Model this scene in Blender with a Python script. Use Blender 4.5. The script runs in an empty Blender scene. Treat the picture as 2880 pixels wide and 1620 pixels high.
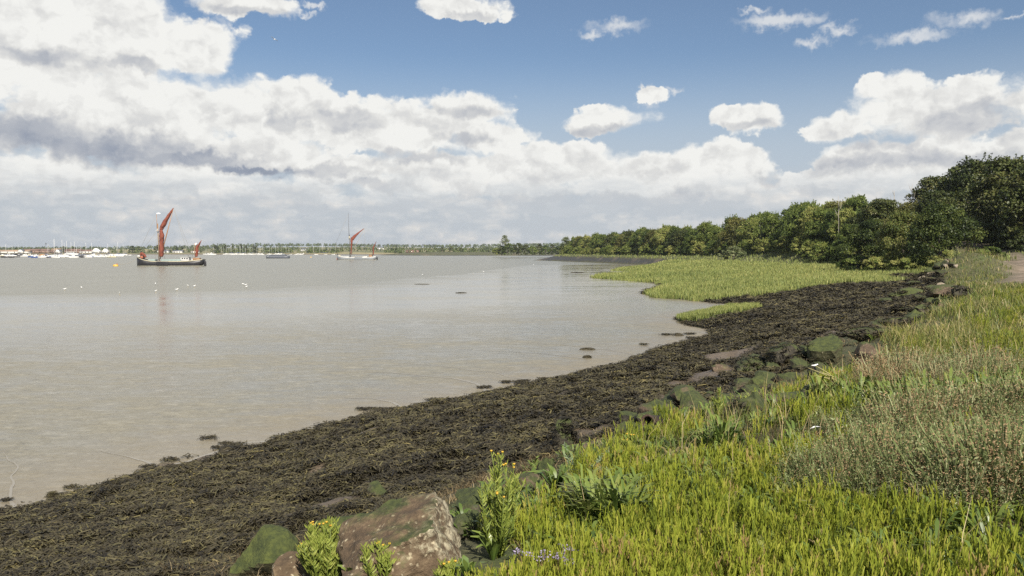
import bpy, bmesh, math, random
import numpy as np
from mathutils import Vector, Matrix, Quaternion, noise as mnoise

random.seed(7)
rng = np.random.default_rng(11)
SC = bpy.context.scene
COL = SC.collection
R = math.radians

# ------------------------------------------------------------------ camera
F_PX = 2260.0                 # focal length of the 2880 px wide photograph, in its pixels
CAM_H = 5.5                   # eye height above the low-tide water, metres
PITCH = math.atan((810 - 706) / F_PX)
cam_d = bpy.data.cameras.new('camera')
cam_d.sensor_width = 36.0
cam_d.lens = 36.0 * F_PX / 2880.0
cam_d.clip_start = 0.05
cam_d.clip_end = 20000
cam = bpy.data.objects.new('camera', cam_d)
COL.objects.link(cam)
cam.location = (0, 0, CAM_H)
cam.rotation_euler = (math.pi / 2 - PITCH, 0, 0)
SC.camera = cam
S = 2880 / 2576.0             # survey notes below were taken on a 2576 px wide print


def ray(u, v):
    """direction in the world of a point of the survey print"""
    x = (u * S - 1440) / F_PX
    y = (810 - v * S) / F_PX
    c, s = math.cos(PITCH), math.sin(PITCH)
    return Vector((x, c + y * s, y * c - s))


def at(u, v, z=0.0):
    """the point at height z that is seen there"""
    d = ray(u, v)
    t = (z - CAM_H) / d.z
    return (d.x * t, d.y * t)


def at_dist(u, v, y):
    """the point seen there at distance y"""
    d = ray(u, v)
    t = y / d.y
    return (d.x * t, y, CAM_H + d.z * t)


def azel(u, v):
    d = ray(u, v).normalized()
    return math.degrees(math.atan2(d.x, d.y)), math.degrees(math.asin(d.z))


# ------------------------------------------------------------------ light
SUN_AZ, SUN_EL = 162.0, 42.0          # to the right and a little behind the camera
sd = Vector((math.sin(R(SUN_AZ)) * math.cos(R(SUN_EL)), math.cos(R(SUN_AZ)) * math.cos(R(SUN_EL)), math.sin(R(SUN_EL))))
sun_d = bpy.data.lights.new('sun', 'SUN')
sun_d.energy = 5.0
sun_d.angle = R(0.5)
sun_d.color = (1.0, 0.93, 0.82)
sun = bpy.data.objects.new('sun', sun_d)
COL.objects.link(sun)
sun.location = sd * 50
sun.rotation_euler = sd.to_track_quat('Z', 'Y').to_euler()

SC.view_settings.view_transform = 'Standard'
SC.view_settings.look = 'None'
SC.view_settings.exposure = 0.70
SC.view_settings.gamma = 1.0


class Nodes:
    """small helper to write node trees"""
    def __init__(self, tree):
        self.t = tree
        self.n = tree.nodes
        self.l = tree.links

    def put(self, sock, v):
        if v is None:
            return
        if isinstance(v, bpy.types.NodeSocket):
            self.l.new(v, sock)
        else:
            try:
                sock.default_value = v
            except Exception:
                sock.default_value = (v, v, v) if len(sock.default_value) == 3 else (v, v, v, 1)

    def math(self, op, a, b=None, c=None, clamp=False):
        m = self.n.new('ShaderNodeMath')
        m.operation = op
        m.use_clamp = clamp
        for i, v in enumerate((a, b, c)):
            self.put(m.inputs[i], v)
        return m.outputs[0]

    def vec(self, op, a, b=None, c=None):
        m = self.n.new('ShaderNodeVectorMath')
        m.operation = op
        self.put(m.inputs[0], a)
        if b is not None:
            self.put(m.inputs['Scale' if op == 'SCALE' else 1], b)
        if c is not None:
            self.put(m.inputs[2], c)
        return m.outputs['Value' if op in ('LENGTH', 'DOT_PRODUCT', 'DISTANCE') else 'Vector']

    def noise(self, vec, scale, detail=3, rough=0.5, dist=0.0, lac=2.0, out='Fac', dim='3D'):
        m = self.n.new('ShaderNodeTexNoise')
        m.noise_dimensions = dim
        self.put(m.inputs['Vector'], vec)
        self.put(m.inputs['Scale'], scale)
        self.put(m.inputs['Detail'], detail)
        self.put(m.inputs['Roughness'], rough)
        self.put(m.inputs['Lacunarity'], lac)
        self.put(m.inputs['Distortion'], dist)
        return m.outputs[out]

    def voronoi(self, vec, scale, feature='F1', detail=0, rough=0.5, lac=2.0, smooth=0.5, dim='3D', out='Distance', rand=1.0):
        m = self.n.new('ShaderNodeTexVoronoi')
        m.voronoi_dimensions = dim
        m.feature = feature
        self.put(m.inputs['Vector'], vec)
        self.put(m.inputs['Scale'], scale)
        self.put(m.inputs['Randomness'], rand)
        if feature == 'SMOOTH_F1':
            self.put(m.inputs['Smoothness'], smooth)
        if 'Detail' in m.inputs and m.inputs['Detail'].enabled:
            self.put(m.inputs['Detail'], detail)
            self.put(m.inputs['Roughness'], rough)
            self.put(m.inputs['Lacunarity'], lac)
        return m.outputs[out]

    def ramp(self, fac, stops, interp='LINEAR'):
        m = self.n.new('ShaderNodeValToRGB')
        m.color_ramp.interpolation = interp
        e = m.color_ramp.elements
        while len(e) < len(stops):
            e.new(0.5)
        for k, (p, c) in enumerate(stops):
            e[k].position = p
            e[k].color = (*c, 1) if len(c) == 3 else c
        self.put(m.inputs['Fac'], fac)
        return m.outputs['Color']

    def mix(self, fac, a, b, blend='MIX'):
        m = self.n.new('ShaderNodeMix')
        m.data_type = 'RGBA'
        m.blend_type = blend
        m.clamp_factor = True
        self.put(m.inputs[0], fac)
        for s, v in ((m.inputs[6], a), (m.inputs[7], b)):
            if isinstance(v, (tuple, list)) and len(v) == 3:
                v = (*v, 1)
            self.put(s, v)
        return m.outputs[2]

    def smooth(self, x, lo, hi, a=0.0, b=1.0):
        m = self.n.new('ShaderNodeMapRange')
        m.interpolation_type = 'SMOOTHSTEP'
        self.put(m.inputs['Value'], x)
        self.put(m.inputs['From Min'], lo)
        self.put(m.inputs['From Max'], hi)
        self.put(m.inputs['To Min'], a)
        self.put(m.inputs['To Max'], b)
        return m.outputs['Result']

    def bump(self, h, strength=0.5, dist=0.05, normal=None):
        m = self.n.new('ShaderNodeBump')
        self.put(m.inputs['Height'], h)
        self.put(m.inputs['Strength'], strength)
        self.put(m.inputs['Distance'], dist)
        if normal is not None:
            self.put(m.inputs['Normal'], normal)
        return m.outputs['Normal']

# ------------------------------------------------------------------ sky
W = bpy.data.worlds.new('World')
SC.world = W
W.use_nodes = True
W.cycles.sampling_method = 'NONE'
wn = Nodes(W.node_tree)
for n in list(W.node_tree.nodes):
    W.node_tree.nodes.remove(n)
SKY_STRENGTH = 0.055
EXPO = 2 ** 0.70               # the cloud radiances below are written as they look at the exposure of the picture

# cloud masses: azimuth and elevation are read off the survey print (u, v, half width, half height)
CLOUDS = [
    (150, 60, 470, 260), (480, 110, 128, 120), (690, 285, 230, 115), (300, 290, 430, 170),
    (985, 320, 330, 92), (1185, 265, 125, 58), (760, 230, 90, 56), (1210, 345, 120, 52),
    (120, 455, 420, 75), (520, 475, 430, 60), (1180, 440, 330, 66), (1400, 410, 160, 70),
    (1640, 440, 240, 62), (1830, 425, 150, 78), (1800, 490, 420, 44), (2080, 470, 230, 66),
    (2350, 285, 300, 84), (2455, 235, 110, 74), (2260, 230, 110, 68), (2110, 320, 80, 46),
    (2590, 250, 110, 74), (2480, 375, 240, 60), (2400, 440, 420, 52), (620, 400, 330, 62), (880, 430, 200, 48), (2230, 402, 230, 44), (1240, 470, 420, 46),
    (1518, 300, 150, 46), (1885, 292, 118, 49), (615, 12, 165, 40), (1170, 22, 128, 42), (900, 520, 900, 26),
    (1636, 234, 36, 24),
]
WISPS = [(1545, 66, 92, 26), (1490, 88, 56, 18), (1960, 50, 150, 26), (2110, 74, 66, 22), (2040, 105, 60, 22), (2300, 92, 150, 26), (2440, 46, 120, 32),
         (2545, 38, 60, 12), (1630, 245, 36, 40), (1895, 25, 60, 14), (1700, 225, 40, 14), (790, 14, 30, 12), (770, 36, 26, 10)]
# their grey bases and the sides turned from the sun
SHADE = [(40, 320, 240, 42), (270, 372, 270, 44), (480, 402, 200, 26), (640, 425, 140, 12), (150, 360, 220, 40)]
SHADE2 = [(110, 140, 150, 26), (560, 515, 260, 22), (2230, 352, 190, 30), (2420, 318, 190, 44), (1710, 522, 130, 22),
          (1180, 275, 110, 22), (715, 300, 46, 34), (1515, 333, 120, 17), (1880, 326, 95, 17), (1180, 46, 90, 14), (930, 470, 120, 18),
          (2480, 265, 90, 30), (1500, 505, 420, 20), (620, 25, 130, 18), (1930, 452, 60, 22), (2060, 480, 46, 30), (2210, 405, 200, 26), (760, 430, 240, 18), (1170, 360, 90, 20), (860, 300, 120, 26),
          (2450, 400, 200, 22), (200, 505, 240, 12), (1040, 395, 120, 18), (340, 160, 90, 20)]


def field(N, p, blobs, soft):
    """distance to a set of ellipses, 0 in the middle of one and 1 on its rim"""
    acc = None
    for (u, v, ru, rv) in blobs:
        a, e = azel(u, v)
        a1, _ = azel(u + ru * 0.5, v)
        a0, _ = azel(u - ru * 0.5, v)
        _, e1 = azel(u, v - rv * 0.5)
        _, e0 = azel(u, v + rv * 0.5)
        ra, re_ = max(a1 - a0, 0.05), max(e1 - e0, 0.05)
        q = N.vec('MULTIPLY_ADD', p, (1 / ra, 1 / re_, 0), (-a / ra, -e / re_, 0))
        d = N.vec('LENGTH', q)
        acc = d if acc is None else N.math('SMOOTH_MIN', acc, d, soft)
    return acc


geo = wn.n.new('ShaderNodeTexCoord')
dirv = geo.outputs['Generated']
sep = wn.n.new('ShaderNodeSeparateXYZ')
wn.l.new(dirv, sep.inputs[0])
az = wn.math('MULTIPLY', wn.math('ARCTAN2', sep.outputs[0], sep.outputs[1]), 180 / math.pi)
el = wn.math('MULTIPLY', wn.math('ARCSINE', sep.outputs[2]), 180 / math.pi)
comb = wn.n.new('ShaderNodeCombineXYZ')
wn.l.new(az, comb.inputs[0])
wn.l.new(el, comb.inputs[1])
P = comb.outputs[0]


def wob(p, scale, detail, amp):
    """a two-dimensional wobble of p"""
    return wn.vec('MULTIPLY', wn.vec('SUBTRACT', wn.noise(p, scale, detail, 0.6, out='Color', dim='2D'), (0.5, 0.5, 0.5)), (*amp, 0))


w2 = wob(P, 0.8, 4, (1.3, 1.0))
pw = wn.vec('ADD', wn.vec('ADD', P, wob(P, 0.2, 1, (3.0, 1.6))), w2)
sq = wn.vec('ADD', wn.vec('MULTIPLY', P, (1.0, 1.3, 1)), wn.vec('SCALE', w2, 0.8))
F = wn.math('SUBTRACT', 1.0, field(wn, pw, CLOUDS, 0.16))


def billow(p, k=0.42):
    b1 = wn.math('SUBTRACT', 0.55, wn.voronoi(p, 0.26, 'F1', 3.0, 0.55, 2.15, dim='2D'))
    b2 = wn.math('SUBTRACT', wn.noise(p, 1.0, 5, 0.62, dim='2D'), 0.5)
    return wn.math('MULTIPLY_ADD', b1, 0.66, wn.math('MULTIPLY', b2, k))


B0 = billow(sq)
B1 = billow(wn.vec('ADD', sq, (0.5, 0.85, 0)))
D0 = wn.math('MULTIPLY_ADD', B0, 0.5, F)
soft = wn.noise(wn.vec('MULTIPLY', P, (1, 1.6, 1)), 0.30, 4, 0.55, dim='2D')
alpha = wn.smooth(D0, -0.05, wn.smooth(soft, 0.35, 0.65, 0.06, 0.36))
# clouds behind and above, which only light the scene
nb = wn.noise(dirv, 2.2, 4, 0.55)
outside = wn.math('MAXIMUM', wn.smooth(el, 18.5, 24), wn.smooth(wn.math('ABSOLUTE', az), 36, 44))
al_b = wn.math('MULTIPLY', wn.smooth(nb, 0.50, 0.62), outside)
alpha = wn.math('MAXIMUM', alpha, wn.math('MULTIPLY', al_b, 0.9))
# wisps
wp = wn.vec('ADD', P, wn.vec('SCALE', w2, 1.7))
fw = wn.math('SUBTRACT', 1.0, field(wn, wp, WISPS, 0.2))
fw = wn.math('MULTIPLY_ADD', B0, 0.8, fw)
al_w = wn.smooth(fw, -0.12, 0.85, 0, 0.86)
# shading of the billows
relief = wn.smooth(wn.math('SUBTRACT', B0, B1), -0.46, 0.28)
sp = wn.vec('ADD', P, wob(P, 0.4, 4, (4.6, 2.4)))
sh1 = wn.smooth(field(wn, sp, SHADE, 0.3), 1.25, 0.35)
sh2 = wn.smooth(field(wn, sp, SHADE2, 0.2), 1.35, 0.4)
lum = wn.math('MULTIPLY_ADD', relief, 0.28, 0.72)
lum = wn.math('ADD', lum, wn.math('MULTIPLY', wn.math('SUBTRACT', soft, 0.5), 0.34))
# thin rims are lit through
lum = wn.math('ADD', lum, wn.smooth(D0, 0.40, 0.0, 0, 0.12))
lum = wn.math('MULTIPLY', lum, wn.math('MULTIPLY_ADD', sh2, -0.34, 1.0))
lum = wn.math('MULTIPLY', lum, wn.math('MULTIPLY_ADD', sh1, -0.54, 1.0))
lum = wn.math('MINIMUM', lum, 0.97)
lum = wn.math('MULTIPLY', lum, wn.math('MULTIPLY_ADD', outside, -0.15, 1.0))
ccol = wn.ramp(lum, [(0.0, (0.16, 0.19, 0.27)), (0.32, (0.30, 0.34, 0.42)), (0.56, (0.56, 0.575, 0.60)), (0.76, (0.74, 0.74, 0.725)), (0.95, (0.90, 0.90, 0.87))])

sky = wn.n.new('ShaderNodeTexSky')
sky.sky_type = 'NISHITA'
sky.sun_disc = False
sky.sun_elevation = R(SUN_EL)
sky.sun_rotation = R(SUN_AZ)
sky.air_density = 1.0
sky.dust_density = 0.25
sky.ozone_density = 3.6
skyc = wn.vec('SCALE', sky.outputs[0], SKY_STRENGTH * EXPO)
# a thin veil thickens towards the horizon
c = wn.mix(wn.smooth(el, 14.0, 5.0, 0.06, 0.85), skyc, (0.50, 0.56, 0.63))
c = wn.mix(al_w, c, (0.74, 0.76, 0.78))
c = wn.mix(alpha, c, ccol)
# low grey cloud decks and cream cumulus far away
hp = wn.vec('ADD', wn.vec('MULTIPLY', P, (0.22, 0.80, 1)), wn.vec('SCALE', w2, 0.35))
hz = wn.noise(wn.vec('MULTIPLY', P, (0.07, 0.5, 1)), 1.0, 3, 0.5, dim='2D')
hz2 = wn.noise(hp, 1.0, 6, 0.6, dim='2D')
hz3 = wn.math('SUBTRACT', 0.75, wn.voronoi(wn.vec('ADD', wn.vec('MULTIPLY', P, (0.5, 1.0, 1)), wn.vec('SCALE', w2, 0.5)), 1.0, 'F1', 2.0, 0.5, 2.2, dim='2D'))
hv = wn.math('MULTIPLY_ADD', hz2, 0.5, wn.math('MULTIPLY', hz, 0.35))
hv = wn.math('MULTIPLY_ADD', hz3, 0.24, wn.math('SUBTRACT', hv, 0.03))
hcol = wn.ramp(hv, [(0.35, (0.53, 0.57, 0.61)), (0.46, (0.61, 0.635, 0.655)), (0.53, (0.67, 0.675, 0.675)), (0.61, (0.79, 0.77, 0.735))])
hedge = wn.smooth(wn.math('ADD', el, wn.math('MULTIPLY', hz2, 3.2)), 7.6, 4.2)
c = wn.mix(wn.math('MULTIPLY', hedge, 0.92), c, hcol)
# below the horizon: what a sea and fields give back
c = wn.mix(wn.smooth(el, -0.2, -1.0), c, (0.18, 0.18, 0.15))
bg = wn.n.new('ShaderNodeBackground')
wn.l.new(wn.vec('SCALE', c, 1 / (SKY_STRENGTH * EXPO)), bg.inputs['Color'])
bg.inputs['Strength'].default_value = SKY_STRENGTH
wo = wn.n.new('ShaderNodeOutputWorld')
wn.l.new(bg.outputs[0], wo.inputs['Surface'])

# ------------------------------------------------------------------ mesh helpers
def mk(name, V, Fc, mat=None, attrs=None, parent=None, smooth=False, link=True):
    """one mesh object from arrays; Fc is one array or a list of arrays of faces"""
    V = np.asarray(V, dtype=np.float32).reshape(-1, 3)
    fl = [np.asarray(f, dtype=np.int32) for f in (Fc if isinstance(Fc, list) else [Fc]) if len(f)]
    me = bpy.data.meshes.new(name)
    me.vertices.add(len(V))
    me.vertices.foreach_set('co', V.ravel())
    loops = np.concatenate([f.ravel() for f in fl])
    tot = np.concatenate([np.full(len(f), f.shape[1], dtype=np.int32) for f in fl])
    me.loops.add(len(loops))
    me.loops.foreach_set('vertex_index', loops)
    me.polygons.add(len(tot))
    me.polygons.foreach_set('loop_start', np.concatenate([[0], np.cumsum(tot)[:-1]]).astype(np.int32))
    if smooth:
        me.polygons.foreach_set('use_smooth', np.ones(len(tot), dtype=bool))
    for k, a in (attrs or {}).items():
        at_ = me.attributes.new(k, 'FLOAT', 'POINT')
        at_.data.foreach_set('value', np.asarray(a, dtype=np.float32))
    me.update(calc_edges=True)
    if mat:
        me.materials.append(mat)
    o = bpy.data.objects.new(name, me)
    if link:
        COL.objects.link(o)
    if parent:
        o.parent = parent
    return o


def tag(o, label=None, cat=None, group=None, kind=None):
    if label:
        o['label'] = label
    if cat:
        o['category'] = cat
    if group:
        o['group'] = group
    if kind:
        o['kind'] = kind
    return o


def thing(name, label, cat, loc=(0, 0, 0), rz=0.0, group=None):
    o = bpy.data.objects.new(name, None)
    o.empty_display_size = 0.2
    COL.objects.link(o)
    o.location = loc
    o.rotation_euler = (0, 0, rz)
    return tag(o, label, cat, group)


def copy_tree(o, parent=None):
    c = o.copy()
    COL.objects.link(c)
    c.parent = parent
    for ch in o.children:
        copy_tree(ch, c)
    return c


class Soup:
    """collects faces for one mesh"""
    def __init__(self):
        self.v = []
        self.f = {}
        self.n = 0
        self.a = []

    def add(self, V, Fc, tint=0.5):
        V = np.asarray(V, dtype=float).reshape(-1, 3)
        Fc = np.asarray(Fc, dtype=int)
        self.v.append(V)
        self.f.setdefault(Fc.shape[1], []).append(Fc + self.n)
        self.a.append(np.broadcast_to(np.asarray(tint, dtype=float), (len(V),)))
        self.n += len(V)

    def box(self, c, s, rz=0.0, tint=0.5):
        x, y, z = [q / 2 for q in s]
        V = np.array([(i, j, k) for k in (-z, z) for i, j in ((-x, -y), (x, -y), (x, y), (-x, y))])
        if rz:
            cr, sr = math.cos(rz), math.sin(rz)
            V = np.column_stack([V[:, 0] * cr - V[:, 1] * sr, V[:, 0] * sr + V[:, 1] * cr, V[:, 2]])
        self.add(V + np.array(c), [(3, 2, 1, 0), (4, 5, 6, 7), (0, 1, 5, 4), (1, 2, 6, 5), (2, 3, 7, 6), (3, 0, 4, 7)], tint)

    def tube(self, pts, rad, seg=8, tint=0.5, flat=1.0, cap=True):
        pts = np.asarray(pts, dtype=float)
        rad = np.broadcast_to(np.asarray(rad, dtype=float), (len(pts),))
        T = np.gradient(pts, axis=0)
        T /= np.linalg.norm(T, axis=1)[:, None] + 1e-9
        ref = np.array([0, 0, 1.0]) if abs(T[:, 2]).mean() < 0.75 else np.array([0, 1.0, 0])
        U = np.cross(T, ref)
        U /= np.linalg.norm(U, axis=1)[:, None] + 1e-9
        Wv = np.cross(U, T)
        ang = np.linspace(0, 2 * math.pi, seg, endpoint=False)
        V = pts[:, None, :] + rad[:, None, None] * (np.cos(ang)[None, :, None] * U[:, None, :] * flat + np.sin(ang)[None, :, None] * Wv[:, None, :])
        n = len(pts)
        i = np.arange(n - 1)[:, None] * seg
        k = np.arange(seg)[None, :]
        k2 = (k + 1) % seg
        Fq = np.stack([i + k, i + k2, i + seg + k2, i + seg + k], axis=-1).reshape(-1, 4)
        V = V.reshape(-1, 3)
        base = self.n
        self.add(V, Fq, tint)
        if cap:
            self.f.setdefault(seg, []).append(np.array([np.arange(seg)[::-1] + base, np.arange(seg) + base + (n - 1) * seg]))

    def loft(self, rings, closed=True, cap=True, tint=0.5):
        """rings: list of equal-length closed (or open) point loops"""
        Rg = np.asarray(rings, dtype=float)
        n, s, _ = Rg.shape
        i = np.arange(n - 1)[:, None] * s
        k = np.arange(s if closed else s - 1)[None, :]
        k2 = (k + 1) % s
        Fq = np.stack([i + k, i + k2, i + s + k2, i + s + k], axis=-1).reshape(-1, 4)
        base = self.n
        self.add(Rg.reshape(-1, 3), Fq, tint)
        if cap and closed:
            self.f.setdefault(s, []).append(np.array([np.arange(s)[::-1] + base, np.arange(s) + base + (n - 1) * s]))

    def build(self, name, mat, parent=None, smooth=False, link=True):
        return mk(name, np.concatenate(self.v), [np.concatenate(q) for q in self.f.values()], mat,
                  {'tint': np.concatenate(self.a)}, parent, smooth, link)


def material(name):
    m = bpy.data.materials.new(name)
    m.use_nodes = True
    N = Nodes(m.node_tree)
    b = m.node_tree.nodes['Principled BSDF']
    N.b = b
    return m, N


def obj_coord(N, kind='Object'):
    t = N.n.new('ShaderNodeTexCoord')
    return t.outputs[kind]


def world_pos(N):
    g = N.n.new('ShaderNodeNewGeometry')
    return g.outputs['Position']


def attr(N, name):
    a = N.n.new('ShaderNodeAttribute')
    a.attribute_name = name
    return a.outputs['Fac']


def paint(name, col, rough=0.5, var=0.12, scale=3.0, bump=0.0, metal=0.0, spec=0.5):
    """a plain real-world surface with some wear"""
    m, N = material(name)
    p = obj_coord(N)
    n = N.noise(p, scale, 4, 0.6)
    d = tuple(c * (1 - var * 2) for c in col)
    l = tuple(min(1, c * (1 + var)) for c in col)
    N.put(N.b.inputs['Base Color'], N.ramp(n, [(0.3, d), (0.7, l)]))
    N.b.inputs['Roughness'].default_value = rough
    N.b.inputs['Metallic'].default_value = metal
    N.b.inputs['Specular IOR Level'].default_value = spec
    if bump:
        N.put(N.b.inputs['Normal'], N.bump(N.noise(p, scale * 5, 5, 0.6), bump, 0.03))
    return m


def leafy(name, stops, rough=0.5, trans=0.25, tcol=None, obj_var=0.0, spec=0.35, patch=None):
    """leaf or blade: colours spread along the 'tint' attribute, some light coming through"""
    m, N = material(name)
    t = attr(N, 'tint')
    if obj_var:
        oi = N.n.new('ShaderNodeObjectInfo')
        t = N.math('ADD', t, N.math('MULTIPLY', N.math('SUBTRACT', oi.outputs['Random'], 0.5), obj_var))
    if patch:
        pn = N.noise(world_pos(N), patch[0], 3, 0.55)
        t = N.math('ADD', t, N.math('MULTIPLY', N.math('SUBTRACT', pn, 0.5), patch[1]))
    c = N.ramp(t, stops)
    N.put(N.b.inputs['Base Color'], c)
    N.b.inputs['Roughness'].default_value = rough
    N.b.inputs['Specular IOR Level'].default_value = spec
    tr = N.n.new('ShaderNodeBsdfTranslucent')
    N.put(tr.inputs['Color'], c)
    mx = N.n.new('ShaderNodeMixShader')
    mx.inputs[0].default_value = trans
    N.l.new(N.b.outputs[0], mx.inputs[1])
    N.l.new(tr.outputs[0], mx.inputs[2])
    out = [n for n in N.n if n.type == 'OUTPUT_MATERIAL'][0]
    N.l.new(mx.outputs[0], out.inputs['Surface'])
    return m


# ------------------------------------------------------------------ lie of the land: contours of the shore
L0 = [(-60, -56), (-30, -12), at(-60, 1320), at(0, 1292), at(130, 1250), at(390, 1190), at(580, 1132), at(760, 1095), at(900, 1058), at(1000, 1038),
      at(1240, 990), at(1400, 953), at(1560, 913), at(1700, 873), at(1775, 845), at(1790, 832), at(1722, 815), at(1712, 803), at(1760, 790),
      at(1850, 779), at(1868, 770), at(1740, 758), at(1640, 747), at(1618, 738), at(1668, 720), at(1650, 712), at(1490, 699), at(1500, 693),
      at(1690, 689), at(1640, 686), at(1543, 681), at(1550, 676), at(1640, 668.5), (48, 335), (40, 382), (28, 430), (13, 478), (21, 520), (30, 600), (42, 800), (70, 935), (-20, 952), (-112, 958), (-175, 1050), (-190, 1290)]
L1 = [(-50, -64), (-22, -21), (-3.2, 6.6), (-0.7, 10), (2.5, 14.5), (4.8, 17.4), (9.6, 25.4), (13, 29), (18.8, 38), (31, 57), (42, 82),
      (48, 97), (56, 125), (62, 165), (63, 250), (58, 300), (52, 340), (45, 388), (34, 436), (25, 482), (29, 515), (40, 600), (56, 800), (85, 975), (-20, 1010), (-100, 1015), (-150, 1060), (-170, 1290)]
L2 = [(-46, -66), (-19, -23), (-1.6, 4.0), (0.3, 7.4), (2.2, 10.9), (6.3, 14.2), (9, 19.5), (13.5, 26), (20.7, 36), (35, 55), (46, 80),
      (53, 95), (61, 122), (66, 165), (67, 252), (61.5, 304), (55.5, 344), (48, 393), (37, 440), (29, 486), (34, 520), (47, 600), (66, 800), (110, 985), (0, 1060), (-80, 1080), (-140, 1110), (-150, 1290)]
L3 = [(-40, -64), (-13, -25), (0.5, 0.5), (3.5, 4), (7, 9), (11.5, 13), (15, 19), (20, 27), (28, 36), (42, 53), (54, 78),
      (60, 94), (68, 120), (72, 165), (73, 255), (66, 308), (59, 348), (52, 398), (41, 445), (33, 490), (40, 525), (55, 600), (80, 800), (140, 1000), (40, 1120), (-60, 1140), (-120, 1160), (-130, 1290)]
CLOSE = [(900, 1290), (900, -200), (-60, -200)]
LEVELS = [(L0, 0.0), (L1, 2.45), (L2, 3.25), (L3, 3.9)]


def dist_poly(P, poly):
    """signed distance to the contour, positive on land"""
    A = np.array(poly, dtype=float)
    seg0, seg1 = A[:-1], A[1:]
    d = seg1 - seg0
    L2_ = (d ** 2).sum(1)
    out = np.full(len(P), 1e18)
    for s in range(0, len(P), 60000):
        Q = P[s:s + 60000]
        w = Q[:, None, :] - seg0[None]
        t = np.clip((w * d[None]).sum(-1) / L2_[None], 0, 1)
        e = w - t[..., None] * d[None]
        out[s:s + 60000] = (e ** 2).sum(-1).min(1)
    out = np.sqrt(out)
    G = np.array(list(poly) + CLOSE, dtype=float)
    inside = in_poly(P, G)
    return np.where(inside, out, -out)


def in_poly(P, G):
    G = np.asarray(G, dtype=float)
    x, y = P[:, 0], P[:, 1]
    ins = np.zeros(len(P), dtype=bool)
    j = len(G) - 1
    for i in range(len(G)):
        xi, yi = G[i]
        xj, yj = G[j]
        c = ((yi > y) != (yj > y)) & (x < (xj - xi) * (y - yi) / (yj - yi + 1e-12) + xi)
        ins ^= c
        j = i
    return ins


_perm = rng.permutation(4096)


def vnoise(P, scale, seed=0):
    """smooth value noise, -1..1"""
    q = P * scale + seed * 17.31
    i = np.floor(q).astype(int)
    f = q - i
    f = f * f * (3 - 2 * f)

    def h(a, b):
        return _perm[(_perm[(a * 131 + seed * 7) & 4095] + b * 57) & 4095] / 2047.5 - 1
    a = h(i[:, 0], i[:, 1]) * (1 - f[:, 0]) + h(i[:, 0] + 1, i[:, 1]) * f[:, 0]
    b = h(i[:, 0], i[:, 1] + 1) * (1 - f[:, 0]) + h(i[:, 0] + 1, i[:, 1] + 1) * f[:, 0]
    return a * (1 - f[:, 1]) + b * f[:, 1]


def fbm(P, scale, n=4, seed=0, rough=0.5):
    s, a = 0, 1.0
    t = 0
    for k in range(n):
        s = s + a * vnoise(P, scale * 2 ** k, seed + k)
        t += a
        a *= rough
    return s / t


MOUND = (43.0, 76.0)


def terrain_full(P):
    P = np.asarray(P, dtype=float).reshape(-1, 2)
    Pw = P + np.column_stack([fbm(P, 0.22, 3, 41), fbm(P, 0.22, 3, 43)]) * np.clip(np.hypot(P[:, 0], P[:, 1]) / 40, 0.25, 1.0)[:, None]
    D = [dist_poly(Pw, l) for l, _ in LEVELS]
    z = np.where(D[0] < 0, np.maximum(D[0] * 0.12, -1.5), 0.0)
    for k in range(3):
        a, b = D[k], D[k + 1]
        inb = (a >= 0) & (b < 0)
        f = a / (a - b + 1e-9)
        z = np.where(inb, LEVELS[k][1] + (LEVELS[k + 1][1] - LEVELS[k][1]) * f, z)
    z = np.where(D[3] >= 0, 3.9, z)
    d = P - np.array((112, 172))
    z = z + np.where(D[2] > 0, 5.0 * np.exp(-(d ** 2).sum(1) / 75 ** 2) * np.clip(D[2] / 12, 0, 1), 0)
    d = P - np.array(MOUND)
    u = d @ np.array((0.80, 0.60))
    w = d @ np.array((-0.60, 0.80))
    z = z + 2.2 * np.exp(-(u / 4.6) ** 2 - (w / 3.2) ** 2)
    # lumps: weed over stones on the slope, softer on the bank
    slope = np.clip(D[0] / 1.5, 0, 1) * np.clip(-D[2] / 2.0 + 0.4, 0, 1)
    near = np.clip(60 / (np.hypot(P[:, 0], P[:, 1]) + 1), 0.3, 1)
    z = z + slope * (0.20 * fbm(P, 0.7, 4, 3) + 0.16 * np.abs(vnoise(P, 1.9, 9)) ** 1.3 - 0.03) * (0.5 + near * 0.5)
    z = z + np.clip(D[2], 0, 1) * 0.07 * fbm(P, 0.5, 3, 5)
    z = z + np.clip(1 - np.abs(D[0]) / 1.6, 0, 1) * 0.16 * fbm(P, 0.9, 4, 13)
    return z, D


def ground_z(P):
    return terrain_full(P)[0]


def gz(x, y):
    return float(terrain_full(np.array([[x, y]]))[0][0])


def ground_at(u, v):
    """where the line of sight through the survey point meets the land"""
    d = ray(u, v)
    t = np.geomspace(2.5, 220, 700)
    P_ = np.column_stack([d.x * t, d.y * t])
    below = (CAM_H + d.z * t) < ground_z(P_)
    k = int(np.argmax(below)) if below.any() else -1
    return float(P_[k, 0]), float(P_[k, 1])


def polar(ra, rb, nr, aa, ab, na):
    r = np.geomspace(ra, rb, nr)
    a = np.linspace(aa, ab, na)
    A, Rr = np.meshgrid(a, r)
    Pn = np.column_stack([(np.sin(A) * Rr).ravel(), (np.cos(A) * Rr).ravel()])
    i = np.arange(nr - 1)[:, None] * na
    k = np.arange(na - 1)[None, :]
    Fq = np.stack([i + k, i + k + 1, i + na + k + 1, i + na + k], axis=-1).reshape(-1, 4)
    return Pn, Fq


def fit_marsh():
    """put the landward front of the marsh on the slope that is really there"""
    for k, (u, v) in {7: (1912, 748), 8: (2010, 731), 9: (2110, 717), 10: (2200, 712), 11: (2300, 703)}.items():
        MARSH[k] = ground_at(u, v)
    MARSH[12] = (46, 99)


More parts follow.
